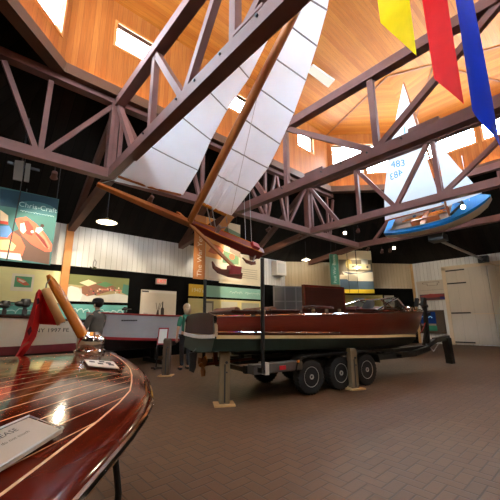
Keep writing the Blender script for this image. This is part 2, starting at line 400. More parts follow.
zt, zb = ZT0-.1, ZB0+.1
def mir(ws): return ws+[((6-a[0], a[1]), (6-c[0], c[1])) for a, c in ws]
Wa = [((5.8, zt), (5.8, zb)), ((8.05, zt), (6.75, zb)), ((5.75, zt), (4.45, zb)), ((4.4, zb), (3.15, zt))]
Wb = [((3.0, zt), (3.0, zb)), ((2.9, zb), (.3, zt)), ((.2, zt), (.2, zb)), ((-.7, zb), (-2.05, zt))]
Wc = [((5.8, zt), (5.8, zb)), ((8.05, zt), (6.75, zb)), ((5.7, zt), (3.1, zb)), ((3.0, zt), (3.0, zb)), ((3.0, zb), (.42, zt)), ((.2, zt), (.2, zb)), ((-.7, zb), (-2.05, zt))]
t1 = cross_truss(2.42, 'nearest brown timber truss, its lower beam crossing in front of the large sails', Wa+Wb)
t3 = cross_truss(6.7, 'brown timber truss behind the hanging yellow, red and blue pennants', Wc)
t4 = cross_truss(10.85, 'brown timber truss crossing in front of the small blue sailing dinghy', Wa+Wb)
t0 = cross_truss(-1.8, 'timber truss at the far left end, left of the large hanging poster', Wa+Wb, top=False)
t5 = cross_truss(14.9, 'farthest brown timber truss beyond the blue dinghy, near the white barn door', [((4.6, zb), (4.0, 7.0)), ((3.4, zb), (4.0, 7.0)), ((7.3, zb), (5.6, 7.0)), ((6.2, zb), (5.4, 7.0)), ((5.3, zb), (5.3, 7.1)), ((.9, zb), (.9, 7.1)), ((2.0, zb), (2.0, 7.0))], top=False)
beam(t5, 'top_chord', (14.9, 5.4, ZT0), (14.9, .6, ZT0), CW, .26)
for v in (4.75, 1.95):
    m = MB(); m.box(6.7-.13, 6.7+.13, v-.3, v+.3, ZB0+.12, ZB0+.2); m.build('splice_block', M_beam, t3)
m = MB(); m.box(2.42-.13, 2.42+.13, 2.3, 2.9, ZB0+.12, ZB0+.18); m.build('splice_block', M_beam, t1)
for tr, u in ((t1, 2.42), (t3, 6.7)):
    for v in (5.9, 4.5, 3.9, 3.2, 2.4):
        m = MB(); m.lathe([(.022, -.02), (.022, .02)], (u-.13, v, ZB0+.05), 8, 'x'); m.build('bolt', M_blackm, tr)
def long_truss(v, label):
    r = thing('roof_truss', (6.5, v, 5), label, 'truss', group='timber roof trusses')
    beam(r, 'bottom_chord', (-3.2, v, ZB0-.02), (15.1, v, ZB0-.02), .24, .24); beam(r, 'top_chord', (-2.2, v, ZT0+.06), (12.7, v, ZT0+.06), .24, .2)
    for a in (-1.8, 2.42, 6.7, 10.85):
        c = {-1.8: 2.42, 2.42: 6.7, 6.7: 10.85, 10.85: 14.9}[a]; n1, n2, mid = a+1.45, c-1.45, (a+c)/2
        if a < 0: n1, n2, mid = -9, .82, -.15
        for p, q in (((n1, zb), (n1, zt)), ((n2, zb), (n2, zt)), ((n1-.1, zb), (a+.1, zt)), ((n2+.1, zb), (c-.15, zt)), ((n1+.1, zb), (mid-.05, zt)), ((n2-.1, zb), (mid+.05, zt))):
            if max(p[0], q[0]) > 13 or min(p[0], q[0]) < -1.4: continue
            beam(r, 'post' if p[0] == q[0] else 'diagonal', (p[0], v, p[1]), (q[0], v, q[1]), .10, .11, (1, 0, 0) if p[0] == q[0] else (0, 0, 1))
    return r
long_truss(8.2, 'long timber truss along the left edge of the raised ceiling, carrying the cross beams')
long_truss(-2.2, 'long timber truss along the right edge of the raised ceiling, partly out of view')

# ------------------------------------------------------------------ lights of the place, plus added fill lamps
wd = bpy.data.worlds.new('sky'); scene.world = wd; wd.use_nodes = True
bgn = wd.node_tree.nodes['Background']; bgn.inputs[0].default_value = (.7, .86, 1, 1); bgn.inputs[1].default_value = SKY
def area(name, p, q, e, col, wid=.12, d=(0, 0, 1)):
    ld = bpy.data.lights.new(name, 'AREA'); ld.shape = 'RECTANGLE'; p, q = Vector(p), Vector(q)
    ld.size = (q-p).length; ld.size_y = wid; ld.energy = e; ld.color = col
    o = bpy.data.objects.new(name, ld); COL.objects.link(o)
    x = (q-p).normalized(); z = -Vector(d).normalized(); y = z.cross(x).normalized(); z = x.cross(y)
    M = Matrix((x, y, z)).transposed().to_4x4(); M.translation = (p+q)/2; o.matrix_world = M; return o
for k in range(8):
    p, q = Vector((*O8[k], 7.615)), Vector((*O8[(k+1) % 8], 7.615)); e = (q-p).normalized(); n = Vector((-e.y, e.x, 0))
    if n.dot(ctr-p) < 0: n = -n
    area('cove_light', p+e*.3+n*.05, q-e*.3+n*.05, COVE*(q-p).length, (1, .68, .38), .08, (n*.45+Vector((0, 0, 1))))
def point(name, p, e, col, r=.05):
    ld = bpy.data.lights.new(name, 'POINT'); ld.energy = e; ld.color = col; ld.shadow_soft_size = r
    o = bpy.data.objects.new(name, ld); COL.objects.link(o); o.location = p; return o
def spot(name, p, tgt, e, col, ang=60, bl=.6, r=.04):
    ld = bpy.data.lights.new(name, 'SPOT'); ld.energy = e; ld.color = col; ld.spot_size = radians(ang); ld.spot_blend = bl; ld.shadow_soft_size = r
    o = bpy.data.objects.new(name, ld); COL.objects.link(o); o.location = p
    o.rotation_mode = 'QUATERNION'; o.rotation_quaternion = (Vector(tgt)-Vector(p)).to_track_quat('-Z', 'Y'); return o
WARM = (1, .74, .46); WARM2 = (1, .84, .62)
M_bulb = emit('lamp_bulb', (1, .86, .62, 1), 30)
M_shade = pm('white_enamel_shade', L(235, 225, 200), .4, var=.05)
def pendant(p, d, top, label, e=25):
    p = Vector(p); r = thing('pendant_lamp', p, label, 'lamp', group='white pendant lamps')
    b = MB(); b.lathe([(.04, .14), (.06, .1), (d*.3, .06), (d/2, 0), (d/2-.015, -.005), (d*.29, .045), (.05, .08), (.03, .08)], p, 20); b.build('shade', M_shade, r, smooth=True)
    b = MB(); b.sphere(p+Vector((0, 0, .01)), .06, 10); b.build('bulb', M_bulb, r, smooth=True)
    b = MB(); b.tube([p+Vector((0, 0, .13)), Vector((p.x, p.y, top))], .012, 6); b.build('cord', M_blackm, r)
    point('pendant_light', p+Vector((0, 0, -.1)), e, WARM2, .08)
def roofz(v): return 4.7+(12.2-v)/4.2*3.5
pendant((2.96, 10.0, 4.37), .62, roofz(10.0)-.02, 'white dish pendant lamp above the pier mural on the left', PEND)
pp = on_z(306, 260, 4.55); pendant(pp, .5, 5.6, 'small white dish pendant lamp above the raised engine hatch', PEND)
pp = on_z(357, 268, 4.0); pendant(pp, .55, 6.2, 'white dish pendant lamp hanging in front of the boat photograph banner', PEND*.25)
for q, tx in (((8.0, -1.6, 5.0), 'pendant lamp over the right side of the hall, behind the viewer'), ((2.2, -2.8, 5.0), 'pendant lamp behind the viewer to the right'), ((-2.6, 2.2, 5.0), 'pendant lamp behind the viewer to the left')):
    pendant(q, .6, 6.6, tx, FILL)  # out-of-view pendants added to brighten the floor, boats and sails
def spotlamp(p, tgt, label, e, ang=55, mount=.25):
    p = Vector(p); tgt = Vector(tgt); d = (tgt-p).normalized()
    r = thing('spotlight', p, label, 'spotlight', group='small track spotlights')
    M = d.to_track_quat('Z', 'Y').to_matrix().to_4x4()
    b = MB(); b.lathe([(.035, -.17), (.06, -.15), (.065, -.02), (.085, .03), (.078, .03), (.05, -.01)], p, 14, 'z', M); b.build('housing', M_beamd, r, smooth=True)
    b = MB(); b.lathe([(.0001, .0), (.07, .0), (.07, .012), (.0001, .012)], p, 14, 'z', M); b.build('lens', M_bulb, r)
    b = MB(); b.tube([p-d*.1, p-d*.1+Vector((0, 0, mount))], .015, 6); b.build('stem', M_blackm, r)
    if e: spot('spot_beam', p+d*.05, tgt, e, WARM2, ang)
S = SPOT
def sp(px, py, z, tgt, label, e, ang=55, m=.2): spotlamp(on_z(px, py, z), tgt, label, e, ang, m)
sp(345, 233, 4.85, CO+Vector((1.6, 3.2, -.6)), 'bright spotlight under the beams left of the blue dinghy', S*.35, 60)
sp(394, 248, 4.85, CO+Vector((6.6, 1.2, -1.2)), 'bright spotlight under the far beam just below the blue dinghy', S*.3, 60)
sp(463, 207, 4.85, CO+Vector((3.5, .5, -1.2)), 'bright spotlight on the beam in front of the blue dinghy foredeck', S*.3, 60)
sp(382, 252, 4.72, (18, 9, 2.6), 'unlit looking left spotlight of the pair under the far beam', 0)
sp(390, 251, 4.72, (18.6, 8.4, 2.6), 'right spotlight of the dark pair under the far beam', 0)
sp(358, 231, 4.85, cp(4.2, 3.9), 'small spotlight aimed at the boat photograph banner', S*.15, 50)
# exhibit spots aimed at the walls and boats
def wallspot(p, tgt, label, e, ang=60): spotlamp(p, tgt, label, e, ang, .2)
wallspot((-.4, 8.35, 4.78), (.4, 10.5, 3.6), 'spotlight on the long truss aimed at the large boat poster', S*.5, 50)
wallspot(on_v(54, 177, 8.4), (1.6, 12.2, 2.6), 'spotlight on the long truss aimed at the yellow wall panel', S*1.9, 55)
wallspot((.9, 10.9, 4.9), (.9, 12.2, 2.4), 'spotlight hidden behind the large poster, lighting the yellow panel', S*.35, 70)
wallspot((7.7, 11.3, 4.9), (7.9, 12.2, 2.3), 'spotlight hidden behind the hanging wartime banner, lighting the wall panels', S*.35, 80)  # added lamp, lifts the panels that the banner shades
wallspot((3.6, 8.35, 4.78), (3.6, 12.2, 2.8), 'spotlight on the long truss aimed at the pier mural', S*1.7, 55)
wallspot((5.7, 8.35, 4.78), (5.9, 12.2, 2.4), 'spotlight on the long truss aimed at the white display board', S*.8, 50)
wallspot((8.4, 8.35, 4.78), (8.6, 12.2, 3.2), 'spotlight on the long truss aimed at the left half of the tall banner', S*1.3, 60)
wallspot((10.3, 8.35, 4.78), (10.8, 12.2, 3.4), 'spotlight on the long truss aimed at the pale panel beside the tall banner', S*1.2, 60)
wallspot((14.7, 7.6, 4.78), cp(3.6, 2.9), 'spotlight on the far truss aimed at the chamfered wall', S*.7, 60)
wallspot((14.9, 4.2, 4.78), (20.3, 6.6, 2.6), 'spotlight on the far truss aimed at the signs beside the barn door', S*.9, 60)
wallspot((2.42, -1.2, 4.78), (.7, 2.6, 1.2), 'spotlight on the nearest truss above the varnished foredeck', S*.45, 60)
# ------------------------------------------------------------------ wall displays
X, Z = Vector((1, 0, 0)), Vector((0, 0, 1))
F = flat
# large hanging boat poster
bd = Board((-2.6, 10.5, 2.95), X, Z, 4.28, 2.0, .03, F(58, 110, 108), 'hanging_poster', 'large teal painted poster of red speedboats hanging high on the left', 'poster')
W_, H_ = 4.28, 2.0
def bp(u, z): return ((u+2.6)/W_, (z-2.95)/H_)
def upoly(bd, pts, mat, name, lay=1): return bd.poly([bp(*p) for p in pts], mat, name, lay)
def pxs(pts, v=10.5): return [(lambda q: (min(max(q.x, -2.59), 1.67), min(max(q.z, 2.96), 4.94)))(on_v(x, y, v)) for x, y in pts]
upoly(bd, pxs([(0, 189), (20, 192), (60, 198), (57, 214), (0, 206)]), F(22, 66, 84), 'dark_sky_band')
upoly(bd, pxs([(0, 238), (26, 226), (50, 243), (49, 265), (0, 256)]), F(96, 70, 58), 'brown_wake')
upoly(bd, pxs([(14, 219), (26, 217), (36, 224), (46, 235), (52, 245), (51, 252), (45, 252), (32, 245), (22, 236)]), F(204, 96, 70), 'painted_red_boat', 2)
upoly(bd, pxs([(36, 226), (44, 236), (50, 246), (49, 250), (44, 247), (36, 236)]), F(226, 128, 98), 'painted_boat_deck', 3)
upoly(bd, pxs([(36, 232), (44, 240), (48, 248), (47, 249), (42, 243), (35, 234)]), F(120, 44, 36), 'painted_deck_seam', 4)
upoly(bd, pxs([(20, 222), (28, 221), (33, 228), (32, 236), (26, 234)]), F(128, 58, 44), 'painted_cockpit', 3)
upoly(bd, pxs([(0, 228), (10, 230), (20, 237), (25, 247), (22, 256), (0, 254)]), F(222, 104, 72), 'painted_near_boat', 2)
upoly(bd, pxs([(0, 240), (9, 240), (16, 246), (13, 251), (0, 250)]), F(246, 192, 136), 'painted_near_deck', 3)
upoly(bd, pxs([(0, 252), (20, 254), (22, 261), (0, 258)]), F(224, 220, 212), 'painted_white_bottom', 3)
upoly(bd, pxs([(0, 210), (8, 216), (8, 222), (0, 221)]), F(226, 208, 184), 'painted_canopy', 3)
upoly(bd, pxs([(0, 221), (8, 222), (8, 225), (0, 224)]), F(190, 70, 54), 'painted_canopy_stripe', 4)
upoly(bd, pxs([(0, 226), (9, 226), (12, 232), (7, 238), (0, 237)]), F(84, 132, 188), 'painted_blue_windshield', 4)
upoly(bd, pxs([(20, 224), (24, 223), (26, 231), (23, 234), (20, 231)]), F(242, 222, 196), 'painted_figure', 4)
upoly(bd, pxs([(36, 228), (41, 227.5), (43, 230), (38, 234), (35, 232)]), F(240, 226, 208), 'painted_figure', 4)
for x, y, c, rr0 in ((21.5, 221.5, (150, 84, 56), 1), (42, 226, (66, 38, 32), 1), (32, 232, (236, 222, 206), .8)):
    q = pxs([(x, y)])[0]; bd.ell(*bp(*q), .011*rr0, .024*rr0, F(*c), 'painted_head', 5, 12)
q = on_v(38, 209, 10.5); bd.ell(*bp(q.x, q.z), .115, .1, F(60, 112, 122), 'title_oval', 2)
bd.text('Chris-Craft', *bp(q.x, q.z+.03), .2, F(168, 204, 206), lay=4)
bd.squiggle(bp(q.x-.4, 0)[0], bp(q.x+.42, 0)[0], bp(0, q.z-.15)[1], .02, F(170, 200, 200), r=.008, waves=12)
upoly(bd, [(.66, 2.96), (.69, 2.96), (.75, 4.94), (.72, 4.94)], F(30, 40, 44), 'seam', 4)
for u in (-1.2, .72, 1.62):
    b = MB(); b.tube([(u, 10.48, 4.94), (u, 10.48, roofz(10.48)-.05)], .01, 5); b.build('hanging_wire', M_blackm, bd.root)
# yellow panel with small boat picture
bd = Board((-.28, 12.19, 1.96), X, Z, 2.72, 1.06, .03, F(236, 232, 172), 'wall_panel', 'pale yellow-green wall panel with a small boat picture under the poster', 'panel')
c0 = lambda u, z: ((u+.28)/2.72, (z-1.96)/1.06)
bd.rect(c0(.98, 0)[0], c0(1.56, 0)[0], c0(0, 2.3)[1], c0(0, 2.84)[1], F(232, 228, 206), 'picture_mount')
bd.rect(c0(1.06, 0)[0], c0(1.5, 0)[0], c0(0, 2.42)[1], c0(0, 2.76)[1], F(92, 160, 120), 'picture_water', 2)
bd.poly([c0(1.1, 2.72), c0(1.3, 2.66), c0(1.46, 2.5), c0(1.32, 2.48), c0(1.12, 2.6)], F(206, 108, 84), 'painted_boat', 3)
bd.poly([c0(1.16, 2.68), c0(1.36, 2.6), c0(1.28, 2.56), c0(1.15, 2.63)], F(230, 206, 190), 'painted_cabin', 4)
# teal lettering strip below
bd = Board((-.28, 12.19, 1.42), X, Z, 4.9, .52, .03, F(98, 164, 152), 'wall_panel', 'long teal lettering strip below the mural on the left wall', 'panel')
bd.squiggle(.16, .52, .5, .09, F(196, 226, 218), r=.016, waves=7); bd.squiggle(.62, .74, .55, .1, F(196, 226, 218), r=.018, waves=3); bd.squiggle(.8, .98, .5, .1, F(206, 232, 224), r=.018, waves=4)
bd.rect(0, 1, 0, .07, F(60, 120, 116), 'dark_edge')
# pier mural
bd = Board((2.55, 12.19, 2.04), X, Z, 2.06, .92, .03, F(176, 160, 110), 'wall_mural', 'colourful mural of a crowded pier with boats on the left wall', 'mural')
bd.poly([(0, .62), (1, .5), (1, 1), (0, 1)], F(120, 126, 74), 'painted_trees')
bd.poly([(0, 0), (1, 0), (1, .3), (.8, .36), (.45, .22), (.28, .5), (0, .45)], F(206, 204, 190), 'painted_pale_water', 2)
bd.poly([(.05, 0), (.2, 0), (.23, .25), (.16, .5), (.04, .56), (0, .5), (0, .1)], F(226, 222, 210), 'painted_white_sail', 3)
bd.poly([(.2, .55), (.5, .78), (.74, .64), (.74, .5), (.5, .3), (.3, .2), (.22, .3)], F(140, 96, 70), 'painted_pier', 3)
bd.poly([(.42, .68), (.58, .8), (.72, .7), (.6, .58)], F(90, 140, 90), 'painted_awning', 4)
bd.poly([(.16, .7), (.3, .84), (.44, .72), (.3, .58)], F(238, 218, 176), 'painted_lit_roof', 4)
bd.poly([(.88, .4), (1, .3), (1, .72), (.9, .76)], F(70, 120, 100), 'painted_green_boat', 4)
rr = random.Random(3)
for k in range(26):
    x = .26+rr.random()*.58; y = .5-.25*(.9-x)+rr.uniform(-.1, .12); c = rr.choice([(206, 90, 80), (230, 220, 200), (60, 50, 60), (220, 150, 120), (240, 200, 160), (130, 80, 70)])
    bd.ell(x, y, .013, .035, F(*c), 'painted_figure', 5, 8)
bd.rect(.5, .86, .46, .52, F(214, 130, 110), 'painted_bunting', 4)
# white display board
bd = Board((5.12, 12.195, 1.46), X, Z, 1.54, 1.12, .04, F(206, 196, 176), 'wall_board', 'white display board with rods and a dark bottle shape below the exit sign', 'display board')
bd.rect(.02, .98, .9, .985, F(214, 208, 194), 'title_strip'); bd.rect(.02, .2, .91, .97, F(70, 64, 60), 'title_lettering', 2)
bd.poly([(.56, 0), (.66, 0), (.65, .35), (.62, .4), (.62, .6), (.59, .6), (.59, .4), (.56, .35)], F(44, 34, 30), 'printed_bottle', 2)
bd.poly([(.42, 0), (.52, 0), (.5, .3), (.46, .3)], F(70, 54, 44), 'printed_reel', 2)
for x, dx in ((.45, -.04), (.48, .03), (.5, .06)): bd.poly([(x, .3), (x+.012, .3), (x+dx+.012, .55), (x+dx, .55)], F(80, 60, 50), 'printed_rod', 2)
bd.poly([(.7, .02), (.95, .05), (.95, .12), (.75, .09)], F(90, 80, 74), 'printed_tool', 2)
bd.poly([(.06, .02), (.22, .02), (.2, .18), (.1, .2)], F(170, 160, 146), 'printed_chair', 2)
# exit sign
r = thing('exit_sign', (5.92, 12.1, 2.95), 'small white exit sign with red lettering on the black wall band', 'sign')
b = MB(); b.box(5.70, 6.14, 12.07, 12.19, 2.83, 3.06); b.build('case', pm('exit_case', L(236, 216, 206), .5, var=.03), r, bevel=.01)
vs, fs = text_polys('EXIT', .2); b = MB(); b.add([(5.92+v.x, 12.062, 2.945+v.y) for v in vs], fs); b.build('lettering', emit('exit_red', (1, .12, .08, 1), 1.2), r, keepn=True)
# tall banner: the war years
def wires(bd, us, v, z0):
    for u in us:
        b = MB(); b.tube([(u, v, z0), (u, v, roofz(v)-.03)], .01, 5); b.build('hanging_wire', M_blackm, bd.root)
bd = Board((6.36, 10.4, 2.93), X, Z, .52, 2.58, .03, F(188, 120, 62), 'hanging_banner', 'tall orange-brown title banner hanging left of the wartime photo banner', 'banner')
bd.text('The War Years', .52, .4, .3, F(236, 220, 192), rot=pi/2); wires(bd, (6.45, 6.8), 10.385, 5.51)
bd = Board((6.9, 10.4, 2.93), X, Z, 1.8, 2.58, .03, F(222, 206, 172), 'hanging_banner', 'tall wartime photo banner with orange and green pictures, behind the ice yacht', 'banner')
wires(bd, (7.1, 8.5), 10.385, 5.51)
bd.poly([(0, .36), (.42, .34), (.5, .55), (.42, .96), (0, 1)], F(226, 160, 92), 'printed_orange_sky')
bd.poly([(.06, .44), (.2, .58), (.4, .56), (.5, .5), (.42, .42), (.2, .42)], F(190, 104, 64), 'printed_boats', 2)
bd.poly([(.46, .66), (.98, .58), (1, .84), (.5, .92)], F(126, 146, 112), 'printed_green_picture', 2)
bd.poly([(.46, .3), (.95, .3), (.95, .44), (.5, .5)], F(112, 146, 104), 'printed_lower_picture', 2)
bd.poly([(.66, .5), (1, .42), (1, .58), (.7, .62)], F(150, 134, 116), 'printed_ship', 3)
bd.ell(.74, .42, .08, .05, F(220, 120, 84), 'printed_face', 4, 12)
bd.rect(.1, .98, .03, .27, F(228, 216, 190), 'printed_pale_ground', 2); bd.squiggle(.3, .9, .18, .02, F(160, 120, 96), r=.01, waves=10)
bd = Board((8.9, 12.19, 3.12), X, Z, 2.7, 1.58, .03, F(224, 214, 188), 'wall_panel', 'plain pale panel on the wall right of the hanging wartime banner', 'panel')
for k in range(5): bd.rect(.5, .92, .5-.07*k, .52-.07*k, F(176, 162, 140), 'text_line', 3)
bd = Board((7.26, 12.19, 2.43), X, Z, .88, .52, .03, F(222, 180, 56), 'wall_panel', 'yellow decade label with white numerals left of the teal strip', 'panel')
bd.text("1940's", .5, .5, .26, F(244, 232, 190))
bd = Board((8.15, 12.19, 2.43), X, Z, 3.55, .52, .03, F(140, 184, 164), 'wall_panel', 'teal script lettering strip right of the yellow decade label', 'panel')
bd.squiggle(.4, .62, .5, .07, F(206, 228, 214), r=.014, waves=5); bd.squiggle(.68, .96, .5, .08, F(206, 228, 214), r=.014, waves=6)
bd = Board((7.26, 12.19, 1.4), X, Z, 4.44, .93, .03, F(218, 204, 140), 'wall_panel', 'cream photo panel below the teal strip, behind the mahogany boat stern', 'panel')
bd.rect(.17, .3, .25, .9, F(120, 112, 92), 'printed_photo'); bd.rect(.19, .28, .3, .8, F(196, 186, 160), 'printed_photo_light', 2)
bd.rect(.4, .62, .5, .9, F(206, 200, 176), 'printed_photo'); bd.rect(.68, .95, .3, .88, F(170, 166, 140), 'printed_photo')
# chamfered wall
def cboard(s, z, w, h, mat, *a, d=.01, t=.03): return Board(cp(s, z, d), cdir, Z, w, h, t, mat, *a)
r = thing('wall_heater', (12.9, 12.1, 3.8), 'white box heater high on the wall left of the raised engine hatch', 'heater')
b = MB(); b.box(12.5, 13.3, 11.8, 12.2, 3.78, 4.6); b.build('case', M_whitep, r, bevel=.02)
b = MB(); b.box(12.62, 13.18, 11.79, 11.8, 3.92, 4.46); b.build('grille', F(206, 204, 198), r)
b = MB(); b.box(12.85, 12.95, 11.95, 12.05, 4.59, 4.66); b.build('bracket', M_blackm, r)
bd = Board(cp(-1.0, 0, 1.3), cdir, Z, 1.85, 3.12, .05, F(92, 88, 84), 'lattice_board', 'dark grey framed lattice board standing behind the mahogany boat', 'frame')
for k in range(4): bd.rect(k/3*.96, k/3*.96+.04, 0, 1, F(120, 116, 110), 'bar', 2)
for k in range(5): bd.rect(0, 1, k/4*.98, k/4*.98+.02, F(120, 116, 110), 'bar', 2)
bd = cboard(2.1, 3.2, .48, 1.66, F(76, 142, 118), 'hanging_banner', 'green vertical title banner left of the boat photograph', 'banner', d=1.6)
for s_ in (2.2, 2.5):
    b = MB(); b.tube([cp(s_, 4.85, 1.615), cp(s_, 5.72, 1.615)], .01, 5); b.build('hanging_wire', M_blackm, bd.root)
bd.text('Post War Boom', .5, .5, .23, F(206, 226, 206), rot=pi/2)
bd = cboard(2.6, 2.74, 1.92, 2.34, F(218, 206, 176), 'hanging_banner', 'photo banner of a white boat at a dock with a yellow stripe', 'banner', d=1.6)
for s_ in (3.1, 3.6):
    b = MB(); b.tube([cp(s_, 5.07, 1.635), cp(s_, 5.75, 1.635)], .015, 5); b.tube([cp(s_, 5.07, 1.64), cp(s_, 2.76, 1.64)], .012, 5); b.build('hanging_wire', M_blackm, bd.root)
bd.rect(0, 1, .42, .78, F(112, 104, 84), 'printed_shore'); bd.rect(0, 1, .08, .32, F(74, 96, 112), 'printed_blue_band', 2); bd.rect(0, 1, 0, .09, F(226, 196, 40), 'yellow_stripe', 3)
bd.poly([(.08, .5), (1, .5), (1, .28), (.25, .28)], F(206, 200, 180), 'printed_white_hull', 3); bd.poly([(.08, .5), (.55, .46), (1, .54), (1, .5), (.3, .43)], F(84, 90, 100), 'printed_sheer_line', 4)
bd.rect(.3, .95, .55, .68, F(206, 190, 150), 'printed_cabin', 3); bd.rect(.68, .88, .62, .8, F(190, 190, 176), 'printed_house', 2)
bd.ell(.3, .68, .1, .12, F(170, 150, 80), 'printed_tree', 2, 10)
for x in (.42, .62, .85): bd.ell(x, .61, .035, .03, F(96, 90, 76), 'printed_porthole', 4, 10)
bd.rect(0, 1, .8, 1, F(226, 212, 178), 'pale_header')
bd = cboard(3.3, 1.7, 2.6, 1.08, F(206, 198, 128), 'wall_panel', 'pale yellow photo panel behind the boat windshield', 'panel')
bd.rect(.3, .55, .2, .85, F(176, 186, 180), 'printed_photo'); bd.rect(.6, .95, .1, .9, F(190, 180, 96), 'printed_photo')
bd = cboard(6.0, 2.1, .62, .66, F(150, 150, 140), 'wall_panel', 'small grey photo panel on the black band at the right of the back wall', 'panel')
bd.rect(.1, .9, .2, .8, F(120, 124, 118), 'printed_photo')
# right wall
Yn = Vector((0, -1, 0))
def rboard(v, z, w, h, mat, *a, t=.04): return Board((20.29, v, z), Yn, Z, w, h, t, mat, *a)
bd = rboard(7.55, 2.42, 1.68, 1.16, F(196, 186, 170), 'wall_sign', 'white sign with a boat picture along its bottom, left of the barn door', 'sign')
bd.rect(.06, .96, .02, .32, F(90, 60, 64), 'printed_boat_photo'); bd.poly([(.06, .22), (.4, .34), (.96, .24), (.96, .16), (.3, .14)], F(150, 60, 56), 'printed_red_hull', 2); bd.rect(.7, .96, .03, .2, F(60, 50, 110), 'printed_blue_corner', 2)
bd.poly([(.2, .92), (.74, .92), (.74, .84), (.68, .84), (.68, .74), (.34, .74), (.34, .84), (.2, .84)], F(120, 108, 100), 'printed_outline', 1); bd.poly([(.22, .905), (.72, .905), (.72, .855), (.66, .855), (.66, .755), (.36, .755), (.36, .855), (.22, .855)], F(200, 192, 176), 'printed_outline_inner', 2)
bd.squiggle(.1, .9, .52, .015, F(150, 140, 130), r=.008, waves=14)
bd = rboard(7.6, .56, 1.32, 1.3, F(74, 60, 46), 'display_screen', 'dark framed screen with a green strip, below the white sign', 'screen', t=.12)
bd.rect(.06, .68, .42, .94, emit('screen_glow', L(16, 30, 60), 1.0), 'screen_picture'); bd.rect(.3, .68, .12, .34, F(30, 130, 100), 'green_strip'); bd.rect(.06, .66, .34, .42, F(150, 140, 130), 'caption_strip')
bd.squiggle(.12, .56, .7, .06, emit('screen_lines', L(130, 170, 200), .8), r=.02, waves=3)
# barn door
r = thing('door_1', (20.2, 5, 0), None, None); r['kind'] = 'structure'
def slab(name, v0, v1, z0, z1, x0, x1, mat, par):
    b = MB(); P = [(x0, v0, z0), (x0, v1, z0), (x1, v1, z0), (x1, v0, z0), (x0, v0, z1), (x0, v1, z1), (x1, v1, z1), (x1, v0, z1)]
    fs = [(0, 3, 2, 1), (4, 5, 6, 7), (0, 1, 5, 4), (1, 2, 6, 5), (2, 3, 7, 6), (3, 0, 4, 7)]
    b.add(P, fs, [[(P[i][1], P[i][2]) for i in f] for f in fs]); return b.build(name, mat, par)
slab('door_leaf', 5.92, 3.98, .06, 4.1, 20.22, 20.3, M_whited, r); slab('door_leaf', 3.94, 1.9, .06, 4.1, 20.22, 20.3, M_whited, r)
M_fr = pm('door_frame_paint', L(214, 196, 166), .6, var=.06)
b = MB(); b.box(20.18, 20.32, 5.92, 6.1, 0, 4.2); b.box(20.18, 20.32, 1.7, 6.1, 4.1, 4.28); b.box(20.18, 20.32, 1.72, 1.9, 0, 4.2); b.build('door_frame', M_fr, r)
for z in (4.02, 3.3, 1.68, .14):
    b = MB(); b.box(20.19, 20.23, 4.98, 5.9, z-.035, z+.035); b.build('strap_hinge', M_blackm, r)
b = MB(); b.box(20.2, 20.23, 1.95, 4.9, 1.6, 1.64); b.build('rail', M_fr, r)
# pole stay from the dinghy to the right wall
r = thing('support_pole', (20.2, 4.0, 4.5), 'long grey pole running from the blue dinghy keel to a bracket on the right wall', 'pole')
b = MB(); b.tube([(12.7, 3.85, 4.25), (20.15, 4.05, 4.42)], .055, 8); b.build('pole', M_steel, r)
b = MB(); b.box(20.0, 20.28, 3.8, 4.25, 4.25, 4.6); b.build('bracket', M_blackm, r)
b = MB(); b.box(12.45, 13.0, 3.55, 4.05, 4.16, 4.4); b.build('end_block', M_blackm, r)
b = MB(); b.tube([(20.1, 4.0, 4.3), (20.1, 3.5, 4.0), (20.1, 2.9, 3.9), (20.1, 2.0, 3.96)], .03, 6); b.build('rope', M_rope, r)

# grey slatted vent boards above the poster
r = thing('roof_vent', on_v(22, 172, 9.6), 'pair of grey slatted vent boards under the dark roof above the large poster', 'vent')
for q_ in (((15, 160), (24, 161), (22, 181), (13, 179)), ((26, 163), (31, 164), (29, 182), (24, 181))):
    b = MB(); b.prism([on_v(*c, 9.6) for c in q_], (0, .05, 0)); b.build('slat_board', F(104, 98, 88), r)
b = MB(); q_ = on_v(22, 165, 9.62); b.box(q_.x-.3, q_.x+.4, 9.65, 9.72, q_.z-.03, q_.z+.03); b.tube([(q_.x, 9.68, q_.z), (q_.x, 9.68, roofz(9.68)-.02)], .02, 6); b.build('hanger', M_blackm, r)
# ------------------------------------------------------------------ mahogany boat on its trailer
def interp(x, xs, ys):
    if x <= xs[0]: return ys[0]
    for a, b_, p, q in zip(xs, xs[1:], ys, ys[1:]):
        if x <= b_: return p+(q-p)*(x-a)/(b_-a)
    return ys[-1]
def smooth_i(x, xs, ys):        # Catmull-Rom through the stations
    n = len(xs)
    if x <= xs[0]: return ys[0]
    if x >= xs[-1]: return ys[-1]
    for i in range(n-1):
        if x <= xs[i+1]:
            h = xs[i+1]-xs[i]; t = (x-xs[i])/h
            m0 = (ys[i+1]-ys[max(i-1, 0)])/(xs[i+1]-xs[max(i-1, 0)])*h; m1 = (ys[min(i+2, n-1)]-ys[i])/(xs[min(i+2, n-1)]-xs[i])*h
            return (2*t**3-3*t*t+1)*ys[i]+(t**3-2*t*t+t)*m0+(-2*t**3+3*t*t)*ys[i+1]+(t**3-t*t)*m1
BA = radians(-9.8); eb = Vector((-sin(BA), cos(BA), 0))
TM = Matrix.Translation(eb*5.54) @ Matrix.Rotation(BA, 4, 'Z')
SX = [2.35, 3.5, 5, 6.5, 7.5, 8.3, 9.0, 9.35, 9.58]
HS = [.64, .80, .92, .9, .8, .62, .36, .17, .012]; ZS = [1.44, 1.46, 1.49, 1.52, 1.545, 1.57, 1.59, 1.60, 1.61]
HWL = [.67, .82, .9, .82, .64, .42, .2, .08, .012]; ZWL = [1.07, 1.04, 1.0, .96, .94, .91, .885, .87, .86]
